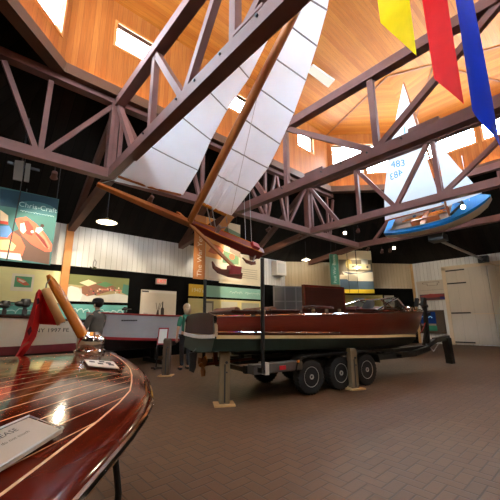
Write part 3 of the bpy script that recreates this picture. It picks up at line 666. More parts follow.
HC = [.64, .78, .82, .7, .5, .3, .13, .05, .01]; ZC = [.86, .83, .8, .77, .76, .76, .77, .78, .8]; ZK = [.8, .74, .68, .64, .62, .62, .66, .71, .78]
xs = [2.35+7.23*i/36 for i in range(37)]
def sx_low(x): return x-.5*max(0, (x-7.6)/2.0)**2
S_ = lambda x, A_: smooth_i(x, SX, A_)
def side_pts(x, sg):
    sh = Vector((x, sg*S_(x, HS), S_(x, ZS))); wl = Vector((sx_low(x), sg*S_(x, HWL), S_(x, ZWL))); ch = Vector((sx_low(x)-.04, sg*S_(x, HC), S_(x, ZC))); k = Vector((sx_low(x)-.06, 0, S_(x, ZK)))
    return sh, wl, ch, k
boat = thing('mahogany_runabout', (0, 0, 0), 'long varnished mahogany runabout with cream waterline and green bottom on the trailer', 'boat', M=TM @ Matrix.Translation((.03, 0, 0)))
up05 = Vector((0, 0, .05))
for sg in (-1, 1):
    b = MB(); rings = []
    for x in xs:
        sh, wl, ch, k = side_pts(x, sg); bulge = Vector((0, sg*.03*min(1, S_(x, HS)*2), 0)); rings.append([sh, sh.lerp(wl, .33)+bulge, sh.lerp(wl, .66)+bulge*.8, wl+up05])
    b.loft(rings, False, False); b.build('hull_side', M_mah, boat, True, smooth=True)
    b = MB(); b.loft([[side_pts(x, sg)[1]+up05+Vector((0, sg*.004, 0)), side_pts(x, sg)[1]+Vector((0, sg*.004, -.01))] for x in xs], False, False); b.build('waterline_stripe', M_cream, boat, True)
    b = MB(); b.tube([side_pts(x, sg)[0]+Vector((0, sg*.012, -.015)) for x in xs], .016, 6); b.build('rub_rail', M_chrome, boat, True, smooth=True)
    b = MB(); b.tube([side_pts(x, sg)[1]+Vector((0, sg*.03, .1)) for x in xs[:14]], .014, 6); b.build('spray_rail', M_chrome, boat, True, smooth=True)
b = MB(); b.loft([[side_pts(x, -1)[1], side_pts(x, -1)[2], side_pts(x, -1)[3], side_pts(x, 1)[2], side_pts(x, 1)[1]] for x in xs], False, False); b.build('hull_bottom', M_green, boat, True, smooth=True)
# transom
def tr_ring(zs): pass
b = MB(); s0, w0, c0_, k0 = side_pts(2.35, -1); s1, w1, c1_, k1 = side_pts(2.35, 1)
def trans(poly): b = MB(); b.prism(poly, (-.03, 0, 0)); return b
mid = Vector((2.35, 0, 1.5))
trans([s0, s0.lerp(w0, .5)+Vector((0, -.03, 0)), w0+up05, w1+up05, s1.lerp(w1, .5)+Vector((0, .03, 0)), s1, Vector((2.35, .4, 1.485)), mid, Vector((2.35, -.4, 1.485))]).build('transom', M_mahd, boat, True)
trans([w0, c0_, k0, c1_, w1]).build('transom_bottom', M_green, boat, True)
b = MB(); pts = [Vector((2.31, -.69+1.38*i/12, 1.075-.03*sin(pi*i/12))) for i in range(13)]; b.loft([[p, p+Vector((-.02, 0, 0)), p+Vector((-.02, 0, .06)), p+Vector((0, 0, .06))] for p in pts], True, True); b.build('transom_stripe', M_whitep, boat, True)
for sg in (-1, 1):
    b = MB(); b.loft([[Vector((2.36, sg*(h+.005), z)), Vector((2.30, sg*(h+.01), z)), Vector((2.30, sg*(h-.05), z))] for h, z in ((.645, 1.43), (.685, 1.25), (.695, 1.1))], True, True); b.build('corner_casting', M_chrome, boat, True, smooth=True)
# deck with cambered planks
b = MB(); rings = []
for x in xs:
    h = S_(x, HS); z = S_(x, ZS); rings.append([Vector((x, h*t, z+.05*h*(1-t*t))) for t in (-1, -.75, -.5, -.25, 0, .25, .5, .75, 1)])
b.loft(rings, False, False, uvf=lambda p: (p.y, p.x)); b.build('deck', M_mahdeck, boat, True, smooth=True)
M_leath = pm('dark_red_leather', L(84, 34, 30), .4, var=.2); M_tan = pm('brown_leather', L(120, 78, 56), .5, var=.2)
def cockpit(x0, x1, hw, mt, nm):
    z = S_((x0+x1)/2, ZS)
    b = MB(); b.box(x0, x1, -hw, hw, z+.02, z+.062); b.build(nm+'_well', M_blackm, boat, True, bevel=.02)
    b = MB(); b.tube([(x0, -hw, z+.06), (x1, -hw, z+.06), (x1, hw, z+.06), (x0, hw, z+.06), (x0, -hw, z+.06)], .03, 8); b.build(nm+'_coaming', M_mahd, boat, True, smooth=True)
    b = MB()
    for i in range(6):
        y0 = -hw+.05+i*(2*hw-.1)/6; b.lathe([(.001, 0), (.07, .0), (.075, .1), (.07, (2*hw-.1)/6-.01), (.001, (2*hw-.1)/6-.01)], (x0+.12, y0, z+.075), 10, 'y')
    b.build(nm+'_seat_back', mt, boat, True, smooth=True)
cockpit(2.75, 3.25, .5, M_tan, 'aft_cockpit'); cockpit(3.5, 4.2, .6, M_tan, 'rear_cockpit'); cockpit(5.9, 6.7, .6, M_leath, 'middle_cockpit'); cockpit(7.0, 7.5, .55, M_leath, 'forward_cockpit')
# raised engine hatch
z = 1.53
b = MB(); b.box(4.55, 5.75, -.4, -.34, z-.02, 2.08); b.build('engine_hatch', M_mahd, boat, True, bevel=.012)
b = MB(); b.box(4.53, 5.77, -.41, -.33, 2.05, 2.1); b.box(4.53, 4.56, -.412, -.33, z, 2.08); b.box(5.745, 5.775, -.412, -.33, z, 2.08); b.build('hatch_trim', M_mah, boat, True)

b = MB()
for x in (4.75, 5.15, 5.55): b.box(x-.05, x+.05, -.42, -.4, z, z+.06)
b.build('hatch_hinge', M_chrome, boat, True)
b = MB(); b.tube([(4.2, -.72, 1.6), (4.5, -.74, 1.62), (5.0, -.74, 1.6)], .03, 8); b.build('hand_rail', M_chrome, boat, True, smooth=True)
# windshields
def shield(x0, xt, x1, hw, zb_, h, nm):
    fl = MB(); arch = [Vector((x0, -hw, zb_)), Vector((x0+(xt-x0)*.5, -hw*.95, zb_+h*.6)), Vector((xt, -hw*.8, zb_+h)), Vector((xt+.12, 0, zb_+h*1.04)), Vector((xt, hw*.8, zb_+h)), Vector((x0+(xt-x0)*.5, hw*.95, zb_+h*.6)), Vector((x0, hw, zb_))]
    foot = [Vector((x0, -hw, zb_)), Vector((xt, -hw*1.0, zb_)), Vector((x1, -hw*.55, zb_)), Vector((x1+.15, 0, zb_)), Vector((x1, hw*.55, zb_)), Vector((xt, hw, zb_)), Vector((x0, hw, zb_))]
    for ln in (arch, foot): fl.tube(ln, .022, 8)
    for i in (2, 3, 4): fl.tube([arch[i], foot[i]], .018, 6)
    f = fl.build(nm+'_frame', M_chrome, boat, True, smooth=True)
    g = MB(); g.loft([arch, foot], False, False); g.build(nm+'_glass', glass_mat(nm+'_glass', (.86, .92, .9, 1), .12), boat, True)
shield(6.45, 7.5, 8.25, .74, 1.56, .33, 'windshield')
b = MB(); M_ = Matrix.Rotation(radians(-55), 4, 'Y'); b.lathe([(.17, -.012), (.185, 0), (.17, .012)], (6.75, -.28, 1.7), 18, 'z', M_); b.build('steering_wheel', M_blackm, boat, True, smooth=True)
b = MB()
for x, y in ((8.7, 0), (9.35, .0), (3.3, -.7), (8.3, -.5), (3.3, .7)):
    b = MB(); zz = S_(x, ZS)+.04; b.tube([(x-.09, y, zz+.05), (x-.04, y, zz+.045), (x+.04, y, zz+.045), (x+.09, y, zz+.05)], .014, 6); b.tube([(x, y, zz-.05), (x, y, zz+.045)], .02, 6); b.build('cleat', M_chrome, boat, True)
b = MB(); b.lathe([(.001, .1), (.05, .09), (.07, .03), (.075, -.03)], (8.9, 0, 1.64), 12); b.tube([(8.6, 0, 1.62), (9.5, 0, 1.64)], .018, 6); b.build('bow_light', M_chrome, boat, True, smooth=True)
b = MB(); b.tube([side_pts(9.58, 1)[0]+Vector((.01, 0, .02)), side_pts(9.58, 1)[0].lerp(side_pts(9.58, 1)[1], .5)+Vector((.01, 0, 0)), side_pts(9.58, 1)[1]+Vector((.01, 0, 0)), side_pts(9.58, 1)[3]+Vector((.01, 0, 0))], .018, 6); b.build('cutwater', M_chrome, boat, True, smooth=True)
# running gear
b = MB(); b.tube([(4.4, 0, .66), (2.42, 0, .58)], .025, 8); b.box(2.62, 2.7, -.015, .015, .56, .84); b.build('propeller_shaft', M_iron, boat, True)
b = MB()
for k in range(3):
    a = 2*pi*k/3+.4; d = Vector((0, cos(a), sin(a))); t = Vector((0, -sin(a), cos(a))); c_ = Vector((2.4, 0, .58))
    b.prism([c_+d*.03-t*.03, c_+d*.1-t*.09, c_+d*.19-t*.06, c_+d*.2+t*.04, c_+d*.1+t*.08, c_+d*.03+t*.03], (.025, 0, 0))
b.lathe([(.001, -.06), (.04, -.03), (.045, .06)], (2.39, 0, .58), 10, 'x'); b.build('propeller', pm('bronze', L(150, 104, 62), .35, metal=.8, var=.15), boat, True)
b = MB(); b.prism([(2.14, -.012, .8), (2.3, -.012, .82), (2.28, -.012, .55), (2.24, -.012, .46), (2.16, -.012, .5)], (0, .024, 0)); b.tube([(2.24, 0, .8), (2.36, 0, .92)], .03, 6); b.build('rudder', M_blackm, boat, True)
# ---- trailer
tr = thing('boat_trailer', (0, 0, 0), 'black triple-axle boat trailer carrying the mahogany runabout', 'trailer', M=TM @ Matrix.Translation((-.12, 0, 0)))
for sg in (-1, 1):
    b = MB(); b.bar((3.1, sg*.56, .52), (8.2, sg*.56, .5), .1, .13); b.bar((8.15, sg*.56, .5), (9.7, sg*.08, .53), .1, .13); b.build('frame_rail', M_blackm, tr, True)
    b = MB(); b.bar((3.4, sg*.4, .70), (7.6, sg*.3, .60), .14, .06); b.build('bunk', pm('bunk_carpet', L(40, 40, 42), .95), tr, True)
    b = MB(); b.box(3.12, 4.2, sg*.72-.1, sg*.72+.1, .46, .62); st = b.build('step_beam', pm('grey_step', L(84, 79, 73), .6), tr, True, bevel=.015)
    b = MB(); b.box(3.66, 3.8, sg*.825-.006, sg*.825+.006, .5, .57); b.build('red_reflector', pm('red_lens', L(190, 20, 24), .3), st, True)

    b = MB(); b.box(3.36, 3.44, sg*.72-.105, sg*.72+.108, .44, .64); b.build('strap', M_whitep, st, True)
    # fender over three wheels
    pr = [(4.02, .46), (4.06, .6), (4.18, .69), (4.42, .71), (5.2, .71), (6.0, .71), (6.24, .69), (6.36, .6), (6.4, .46)]
    b = MB(); b.loft([[Vector((x, sg*.58, z)), Vector((x, sg*.85, z)), Vector((x, sg*.85, z-.03)), Vector((x, sg*.58, z-.03))] for x, z in pr], True, True); fe = b.build('fender', M_blackm, tr, True, smooth=True)
    b = MB(); b.box(4.05, 4.1, sg*.85-.01, sg*.85+.015, .6, .64); b.build('amber_marker', pm('amber_lens', L(230, 130, 20), .3), fe, True)
    for x in (4.42, 5.21, 6.0):
        c_ = (x, sg*.72, .315); b = MB()
        b.lathe([(.17, -.085), (.28, -.1), (.305, -.085), (.315, -.05), (.315, .05), (.305, .085), (.28, .1), (.17, .085)], c_, 28, 'y'); w = b.build('wheel', M_rubber, tr, True, smooth=True)
        b = MB()
        for k in range(28):
            a = 2*pi*k/28; d = Vector((cos(a), 0, sin(a))); q = Vector(c_)+d*.313; b.bar(q+Vector((0, -.08, 0)), q+Vector((0, .08, 0)), .03, .014, d)
        b.build('tread', M_rubber, w, True)
        b = MB(); f = sg
        b.lathe([(.001, f*.04), (.03, f*.1), (.045, f*.1), (.05, f*.045), (.1, f*.02), (.15, f*.03), (.172, f*.085), (.182, f*.09), (.18, f*.06), (.17, -f*.06)], c_, 24, 'y'); rim = b.build('rim', pm('polished_alloy', L(196, 190, 182), .3, metal=.55, var=.05), w, True, smooth=True)
        b = MB()
        for k in range(8):
            a = 2*pi*k/8; d = Vector((cos(a), 0, sin(a))); q = Vector(c_)+Vector((0, f*.028, 0)); b.prism([q+d*.062+d.cross(Vector((0, 1, 0)))*.016, q+d*.142+d.cross(Vector((0, 1, 0)))*.036, q+d*.142-d.cross(Vector((0, 1, 0)))*.036, q+d*.062-d.cross(Vector((0, 1, 0)))*.016], (0, f*.012, 0))
        b.build('rim_slots', M_blackm, rim, True)
    b = MB(); x = 3.26 if sg < 0 else 2.98; b.tube([(x, sg*.9, .55), (x, sg*.93, 2.44 if sg < 0 else 2.25)], .036, 8); b.bar((3.22, sg*.7, .54), (x, sg*.92, .54), .08, .08); b.build('guide_pole', M_blackm, tr, True, smooth=True)
for x in (3.2, 4.42, 5.21, 6.0, 7.4):
    b = MB(); b.bar((x, -.74, .42 if x in (4.42, 5.21, 6.0) else .5), (x, .74, .42 if x in (4.42, 5.21, 6.0) else .5), .08, .08); b.build('cross_member', M_blackm, tr, True)
for x, y in ((3.6, .4), (3.6, -.4), (7.3, .31), (7.3, -.31)):
    b = MB(); b.box(x-.04, x+.04, y-.04, y+.04, .5, .66 if x < 5 else .6); b.build('bunk_bracket', M_blackm, tr, True)
b = MB(); b.bar((7.4, 0, .5), (9.75, 0, .54), .14, .14); b.bar((9.65, 0, .56), (10.3, 0, .74), .14, .12); b.bar((10.2, 0, .73), (11.0, 0, .78), .14, .14); b.build('tongue', M_blackm, tr, True)
b = MB(); b.loft([[Vector((x0, -.1, z)), Vector((x1, -.1, z)), Vector((x1, .1, z)), Vector((x0, .1, z))] for x0, x1, z in ((10.78, 11.02, .78), (10.86, 11.04, .3), (10.88, 11.06, .0))], True, True); b.build('jack_leg', M_blackm, tr, True, bevel=.01)
b = MB(); b.bar((9.84, 0, .55), (9.92, 0, 1.98), .1, .1); b.bar((9.9, 0, 1.2), (9.6, 0, .6), .06, .06); b.bar((9.85, 0, 1.72), (9.98, 0, 1.76), .14, .08); b.bar((9.88, 0, 1.5), (10.08, 0, 1.52), .12, .1); post = b.build('winch_post', M_blackm, tr, True)
b = MB(); b.bar((9.62, -.1, 1.74), (9.72, -.1, 1.98), .1, .08); b.bar((9.62, .1, 1.74), (9.72, .1, 1.98), .1, .08); b.bar((9.66, 0, 1.8), (9.9, 0, 1.82), .08, .06); b.build('bow_stop', M_blackm, post, True)
b = MB(); b.tube([(10.05, 0, 1.5), (9.7, 0, 1.1), (9.5, 0, .95)], .012, 5); b.build('winch_strap', M_redp, post, True)
b = MB(); b.tube([(9.9, .05, .62), (10.2, .06, .4), (10.5, .04, .62)], .012, 5); b.build('safety_chain', M_steel, tr, True)

# ------------------------------------------------------------------ timber bollards
def bollard(px, py, h, label, rz, w=.15, mt=M_wood):
    g = on_z(px, py, 0); r = thing('wooden_bollard', g, label, 'bollard', rz, 'timber bollards with plywood feet')
    b = MB(); b.box(-w/2, w/2, -w*.42, w*.42, .03, h-.02); b.hexa([Vector(p) for p in ((-w/2, -w*.42, h-.02), (w/2, -w*.42, h-.02), (w/2, w*.42, h-.02), (-w/2, w*.42, h-.02), (-w/2+.015, -w*.3, h+.02), (w/2-.015, -w*.3, h+.01), (w/2-.015, w*.3, h+.01), (-w/2+.015, w*.3, h+.02))]); o = b.build('post', mt, r, True, bevel=.008)
    b = MB(); b.box(-.012, .012, -w*.42-.003, -w*.42+.006, .05, h*.75); b.build('groove', M_blackm, o, True)
    b = MB(); b.lathe([(.02, -.012), (.026, 0), (.02, .02)], (.03, -w*.42-.003, h*.78), 10, 'y'); b.lathe([(.014, -.012), (.014, .02)], (.03, -w*.42-.003, h*.6), 8, 'y'); b.build('bolt_hole', M_blackm, o, True)
    b = MB(); b.box(-.17, .17, -.15, .15, 0, .03); b.build('foot_plate', M_plate, r, True, bevel=.005)
bollard(224, 405, .86, 'weathered timber bollard in front of the mahogany boat stern', radians(-30), .17)
bollard(354, 389, .77, 'weathered timber bollard in front of the trailer wheels', radians(-20), .16)
bollard(166, 376, .9, 'darker timber bollard at the left, beside the small notice stand', radians(-45), .18, pm('dark_timber', L(84, 66, 48), .85, var=.3, scale=5, stretch=(5, 5, 1)))
# notice stand
g = on_z(156, 369, 0); r = thing('notice_stand', g, 'small notice stand with a white sheet in a red frame before the grey boat', 'sign', radians(-42))
def tl(b): return b
b = MB(); b.box(-.14, .4, -.02, .02, .01, .05); b.box(-.02, .02, -.16, .16, 0, .05); b.tube([(0, 0, .04), (0, 0, .9)], .02, 8); b.build('stand', M_blackm, r, True)
b = MB(); b.hexa([Vector(p) for p in ((-.0, -.06, .68), (.3, -.06, .68), (.3, -.03, .68), (0, -.03, .68), (0, .06, 1.16), (.3, .06, 1.16), (.3, .09, 1.16), (0, .09, 1.16))]); fr_ = b.build('frame', M_redp, r, True)
b = MB(); b.hexa([Vector(p) for p in ((.035, -.064, .72), (.265, -.064, .72), (.265, -.05, .72), (.035, -.05, .72), (.035, .036, 1.12), (.265, .036, 1.12), (.265, .05, 1.12), (.035, .05, 1.12))]); b.build('sheet', M_paper, fr_, True)

# ------------------------------------------------------------------ varnished foredeck boat, lower left
tip = Vector((1.03, 3.17, 0)); fa = radians(43.2); FX = Vector((cos(fa), sin(fa), 0)); FY = Vector((-sin(fa), cos(fa), 0))
tip = tip+FX*.25+FY*.12
NM = Matrix.Translation(tip) @ Matrix.Rotation(fa, 4, 'Z')
nb = thing('varnished_launch', tip, 'glossy varnished mahogany boat with cream-seamed deck filling the lower left corner', 'boat', M=NM)
HSs = [0, .06, .25, .55, .93, 1.25, 1.6, 1.78, 2.09, 2.48, 2.57, 3.2, 4.4]; HB = [0.0, .11, .25, .485, .738, .93, 1.10, 1.18, 1.26, 1.325, 1.34, 1.37, 1.38]
def hb(s): return max(.004, interp(s, HSs, HB)) if s < .06 else max(.004, smooth_i(s, HSs, HB))
def dz(s, y): h = hb(s); return 1.05+.085*h*(1-min(1, (y/h)**2))
ss = [0, .03, .06, .12, .2, .3, .42, .55, .7, .85, 1.0, 1.2, 1.4, 1.6, 1.8, 2.0, 2.2, 2.4, 2.6, 2.8, 3.1, 3.5, 4.0, 4.4]
INS = .09
def hin(s): return max(.003, hb(s)-INS*min(1, s/.3)-.0) if s > .18 else None
si = [s for s in ss if s >= .2]
b = MB(); b.loft([[Vector((-s, hin(s)*t, dz(s, hin(s)*t))) for t in [k/10-1 for k in range(21)]] for s in si], False, False, uvf=lambda p: (p.y, p.x)); b.build('deck_planking', M_mahdeck, nb, True, smooth=True)
for sg in (-1, 1):
    b = MB(); rr_ = []
    for s in si:
        h = hb(s); hi = hin(s); rr_.append([Vector((-s, sg*y, dz(s, y)+.002)) for y in (hi, hi+(h-hi)*.4, hi+(h-hi)*.75)]+[Vector((-s, sg*h, 1.045)), Vector((-s, sg*(h+.012), 1.025))])
    b.loft(rr_, False, False); b.build('covering_board', M_mahcover, nb, True, smooth=True)
    b = MB(); b.loft([[Vector((-s, sg*(hb(s)+.006), 1.03)), Vector((-s-.02, sg*(hb(s)*.95), .93)), Vector((-s-.08, sg*hb(s)*.8, .74)), Vector((-s-.12, sg*hb(s)*.62, .52)), Vector((-s-.14, sg*hb(s)*.36, .36)), Vector((-s-.14, 0, .28))] for s in ss], False, False); b.build('hull_side', M_mah, nb, True, smooth=True)
    b = MB(); b.tube([Vector((-s, sg*(hb(s)+.006), 1.02)) for s in ss], .013, 8); b.build('rub_rail', M_chrome, nb, True, smooth=True)
    b = MB(); b.tube([Vector((-s, sg*hin(s), dz(s, hin(s))+.001)) for s in si], .0035, 6); b.build('margin_seam', M_caulk, nb, True)
b = MB(); b.loft([[Vector((-s, hb(s)*t, dz(s, hb(s)*t)+.002)) for t in (-1, -.6, -.3, 0, .3, .6, 1)] for s in ss if s <= .2], False, False); b.build('bow_block', M_mahcover, nb, True, smooth=True)
# socket with chrome fitting, staff and flag
sp_ = NM @ Vector((-.35, -.03, 1.06))
b = MB(); cpx = Vector((-.35, -.03, 1.072)); Ms = Matrix.Diagonal((1.3, 1.3, 1.35, 1))
b.lathe([(.1, 0), (.1, .02), (.085, .03), (.09, .06), (.085, .1), (.06, .125), (.045, .14)], cpx, 20, 'z', Ms); so = b.build('staff_socket', M_chrome, nb, True, smooth=True)
base = on_plane(88, 344, sp_, CF); topp = on_plane(48, 275, sp_+_h*-.1, CF)
staff = thing('flag_staff', base, 'varnished wooden flag staff leaning from the chrome socket on the near foredeck', 'flagstaff')
d = (topp-base); n_ = 12; pts = [base+d*(i/n_) for i in range(n_+1)]
b = MB(); b.tube(pts, [.047, .048, .047, .046, .045, .043, .041, .04, .039, .038, .036, .031, .014], 14); b.build('pole', M_spar, staff, smooth=True)
b = MB(); b.lathe([(.05, 0), (.052, .03), (.046, .05)], base-d*.03, 14, 'z', d.to_track_quat('Z', 'Y').to_matrix().to_4x4()); b.build('ferrule', M_chrome, staff, smooth=True)
# ensign
fd = (base+topp)/2-_h*.06
def fp(x, y, dd=0): return on_plane(x, y, fd+_h*dd, CF)
fl = thing('flag', fp(30, 330), 'red ensign with tan canvas hoist hanging from the leaning staff', 'flag')
def strip(rows, mat, nm):
    b = MB(); b.loft([[fp(*p) for p in r] for r in rows], False, False); o = b.build(nm, mat, fl, smooth=True)
    so_ = o.modifiers.new('thick', 'SOLIDIFY'); so_.thickness = .004; return o
strip([[(41, 290, -.06), (45, 288, -.07), (50, 288, -.06)], [(46, 302, -.06), (50, 300, -.07), (55, 299, -.06)], [(53, 316, -.06), (57, 313, -.07), (61, 312, -.06)], [(57, 326, -.06), (61, 323, -.07), (66, 321, -.06)]], M_canvas, 'hoist_band')
strip([[(39, 290, .02), (42, 290, .0)], [(38, 300, .06), (47, 303, .0)], [(39, 312, .08), (53, 314, 0)], [(40, 324, .1), (60, 325, .01)]], M_red, 'cloth')
strip([[(36, 293, -.03), (39, 289, -.06), (43, 291, .01)], [(33, 305, -.02), (37, 303, -.1), (42, 304, .03)], [(28, 322, .02), (34, 320, -.09), (40, 322, .04)], [(24, 338, .03), (30, 336, -.07), (36, 337, .03)], [(19, 350, .03), (23, 348, -.04), (28, 350, .02)], [(12, 361, .0), (15, 360, -.02), (19, 360, .0)]], M_red, 'hanging_fold')
M_gold = pm('gold_emblem', L(190, 96, 76), .6, var=.1); M_navy = pm('navy_emblem', L(92, 26, 46), .7)
def mark(pts, mat, nm):
    b = MB(); b.prism([fp(x, y, -.125) for x, y in pts], fp(20, 320, -.129)-fp(20, 320, -.125)); b.build(nm, mat, fl)
mark([(27, 331), (31, 326), (32, 331), (29, 336)], M_navy, 'emblem'); mark([(36.5, 299), (39, 298), (39.5, 303), (37, 305)], M_navy, 'emblem'); mark([(22, 345), (29, 341), (29, 343), (20, 349)], M_gold, 'emblem')
for x, y in ((46, 290.5), (62, 321)):
    b = MB(); q = fp(x, y, -.02); M_ = CF.to_track_quat('Z', 'Y').to_matrix().to_4x4()
    b.lathe([(.008, -.006), (.018, -.006), (.018, .006), (.008, .006)], q, 12, 'z', M_); b.build('grommet', M_steel, fl)
b = MB(); b.tube([fp(46, 289, -.02), fp(46.6, 284, -.03), fp(50, 279, -.03)], .006, 5); b.build('clip_line', M_steel, fl)
# cards on the deck
def dk(x, y):
    z_ = 1.08
    for i in range(25):
        p = NM.inverted() @ on_z(x, y, z_); z_ = z_*.6+.4*dz(max(-p.x, .01), p.y)
    return NM @ Vector((p.x, p.y, z_))
def card(name, label, q, txts, matp=M_paper, curl=.0):
    c00, c10, c11, c01 = [dk(*p) for p in q]; r = thing(name, (c00+c11)/2, label, 'card')
    P = lambda u, v, d=0: (c00*(1-u)+c10*u)*(1-v)+(c01*(1-u)+c11*u)*v+Z*(.016+d+curl*(u-.5)**2*0)
    b = MB(); b.prism([P(0, 0, -.006), P(1, 0, -.006), P(1, 1, -.006), P(0, 1, -.006)], Z*.006); b.build('sheet', matp, r)
    wx = (c10-c00).length; wy = (c01-c00).length
    for t, u, v, s in txts:
        vs, fs = text_polys(t, s); b = MB(); b.add([P(u+k.x/wx, v+k.y/wy, .0025) for k in vs], fs); b.build('lettering', M_ink, r, keepn=True)
    return r, P
M_card = pm('matt_card', L(186, 178, 168), .8, var=.04, spec=.1)
r, P = card('deck_notice', 'framed white notice lying on the near varnished deck at the left edge', [(-22, 492), (62, 437), (28, 424), (-50, 460)], [('PLEASE', .5, .74, .03), ('do not touch', .55, .5, .018)], M_card)
b = MB(); b.tube([P(0, 0, .004), P(1, 0, .004), P(1, 1, .004), P(0, 1, .004), P(0, 0, .004)], .003, 6); b.build('border', M_steel, r)
r, P = card('deck_label', 'small white label card beside the chrome staff socket', [(88, 368), (119, 371), (113, 364), (84, 362)], [])
for u, v in ((.2, .6), (.45, .4), (.75, .6), (.55, .75), (.8, .35)):
    b = MB(); b.prism([P(u-.09, v-.1, .001), P(u+.09, v-.1, .001), P(u+.1, v+.1, .001), P(u-.08, v+.1, .001)], Z*.001); b.build('printed_mark', M_ink, r)
# cradle under the near boat
r = thing('boat_cradle', NM @ Vector((-1.5, 0, 0)), 'dark metal cradle legs under the near varnished boat', 'cradle', M=NM @ Matrix.Translation((-1.5, 0, 0)))
for x in (0, -1.5):
    for sg in (-1, 1):
        hh = hb(1.5-x)*.9; b = MB(); b.tube([(x, sg*(hh-.02), 0), (x, sg*(hh-.01), .55), (x, sg*(hh-.06), .8), (x, sg*(hh*.84), .8)], .016, 8); b.build('leg', M_blackm, r, True, smooth=True)
    b = MB(); hh = hb(1.5-x)*.9; b.bar((x, -hh, .12), (x, hh, .12), .06, .08); b.box(x-.05, x+.05, -.1, .1, .12, .26); b.build('cross_beam', M_blackm, r, True)
# ------------------------------------------------------------------ white and grey boats along the left wall
def hull_thing(name, label, x0, x1, yc, hbs, zs_top, zs_wl, zs_bot, mats, bow_right):
    r = thing(name, ((x0+x1)/2, yc, 0), label, 'boat'); n = 16; X_ = [x0+(x1-x0)*i/n for i in range(n+1)]
    f = lambda A_, i: smooth_i(i/n, [k/(len(A_)-1) for k in range(len(A_))], A_)
    for sg in (-1, 1):
        b = MB(); b.loft([[Vector((X_[i], yc+sg*f(hbs, i), f(zs_top, i))), Vector((X_[i], yc+sg*(f(hbs, i)*.98+.02), (f(zs_top, i)+f(zs_wl, i))/2)), Vector((X_[i], yc+sg*f(hbs, i)*.93, f(zs_wl, i)))] for i in range(n+1)], False, False); b.build('hull_side', mats[0], r, smooth=True)
        b = MB(); b.loft([[Vector((X_[i], yc+sg*(f(hbs, i)*.932+.006), f(zs_wl, i)+.03)), Vector((X_[i], yc+sg*(f(hbs, i)*.92+.006), f(zs_wl, i)-mats[4]))] for i in range(n+1)], False, False); b.build('boot_stripe', mats[1], r)
        b = MB(); b.tube([Vector((X_[i], yc+sg*(f(hbs, i)+.015), f(zs_top, i))) for i in range(n+1)], .03, 6); b.build('gunwale', mats[2], r, smooth=True)
    b = MB(); b.loft([[Vector((X_[i], yc-f(hbs, i)*.92, f(zs_wl, i))), Vector((X_[i], yc-f(hbs, i)*.5, f(zs_bot, i)+.05)), Vector((X_[i], yc, f(zs_bot, i))), Vector((X_[i], yc+f(hbs, i)*.5, f(zs_bot, i)+.05)), Vector((X_[i], yc+f(hbs, i)*.92, f(zs_wl, i)))] for i in range(n+1)], False, False); b.build('hull_bottom', mats[3], r, smooth=True)
    b = MB(); b.loft([[Vector((X_[i], yc-f(hbs, i), f(zs_top, i)-.02)), Vector((X_[i], yc, f(zs_top, i)-.0)), Vector((X_[i], yc+f(hbs, i), f(zs_top, i)-.02))] for i in range(n+1)], False, False); b.build('deck', mats[2], r)
    for i, nm in ((0, 'end_panel'), (n, 'transom')):
        h = f(hbs, i)
        if h > .15:
            b = MB(); b.prism([Vector((X_[i], yc-h, f(zs_top, i))), Vector((X_[i], yc-h*.93, f(zs_wl, i))), Vector((X_[i], yc, f(zs_bot, i))), Vector((X_[i], yc+h*.93, f(zs_wl, i))), Vector((X_[i], yc+h, f(zs_top, i)))], (.02 if i == n else -.02, 0, 0)); b.build(nm, mats[0], r)
    for x in (x0+.25*(x1-x0), x0+.8*(x1-x0)):
        b = MB(); zz = interp((x-x0)/(x1-x0), [k/(len(zs_bot)-1) for k in range(len(zs_bot))], zs_bot); b.box(x-.1, x+.1, yc-.7, yc+.7, 0, .12); b.box(x-.08, x+.08, yc-.12, yc+.12, .1, zz+.03); b.build('support_block', M_blackm, r)
    return r
M_ivory = pm('ivory_hull_paint', L(206, 192, 166), .45, var=.06); M_grey = pm('grey_hull_paint', L(168, 166, 166), .45, var=.06); M_maroon = pm('maroon_boot_paint', L(104, 30, 32), .5, var=.12); M_dkbot = pm('black_bottom_paint', L(24, 20, 20), .7)
w1_ = hull_thing('ivory_launch', 'ivory hulled boat with a wide maroon boot stripe behind the flag, at far left', -1.2, 2.75, 10.2, [.9, 1.0, 1.0, .95, .6], [1.5, 1.5, 1.48, 1.42, 1.33], [.78, .78, .78, .78, .78], [.4, .36, .36, .4, .55], (M_ivory, M_maroon, M_mahd, M_dkbot, .16), True)
vs, fs = text_polys('NY 1997 FE', .13); b = MB(); b.add([(1.7+v.x*1.15, 9.19, 1.15+v.y) for v in vs], fs); b.build('registration_lettering', M_ink, w1_, keepn=True)
b = MB(); b.box(1.5, 1.95, 9.2, 9.205, 1.33, 1.345); b.build('name_mark', M_ink, w1_)
g1 = hull_thing('grey_skiff', 'grey hulled boat with red gunwale below the white display board', 2.9, 5.62, 10.6, [.3, .6, .8, .84, .82], [1.62, 1.58, 1.55, 1.53, 1.52], [.92, .86, .82, .78, .74], [.5, .45, .45, .46, .5], (M_grey, M_redp, M_redp, M_dkbot, .05), True)
b = MB(); 
for k in range(7): b.box(3.6+k*.07, 3.65+k*.07, 9.83, 9.86, 1.36, 1.4)
b.build('name_mark', M_ink, g1)
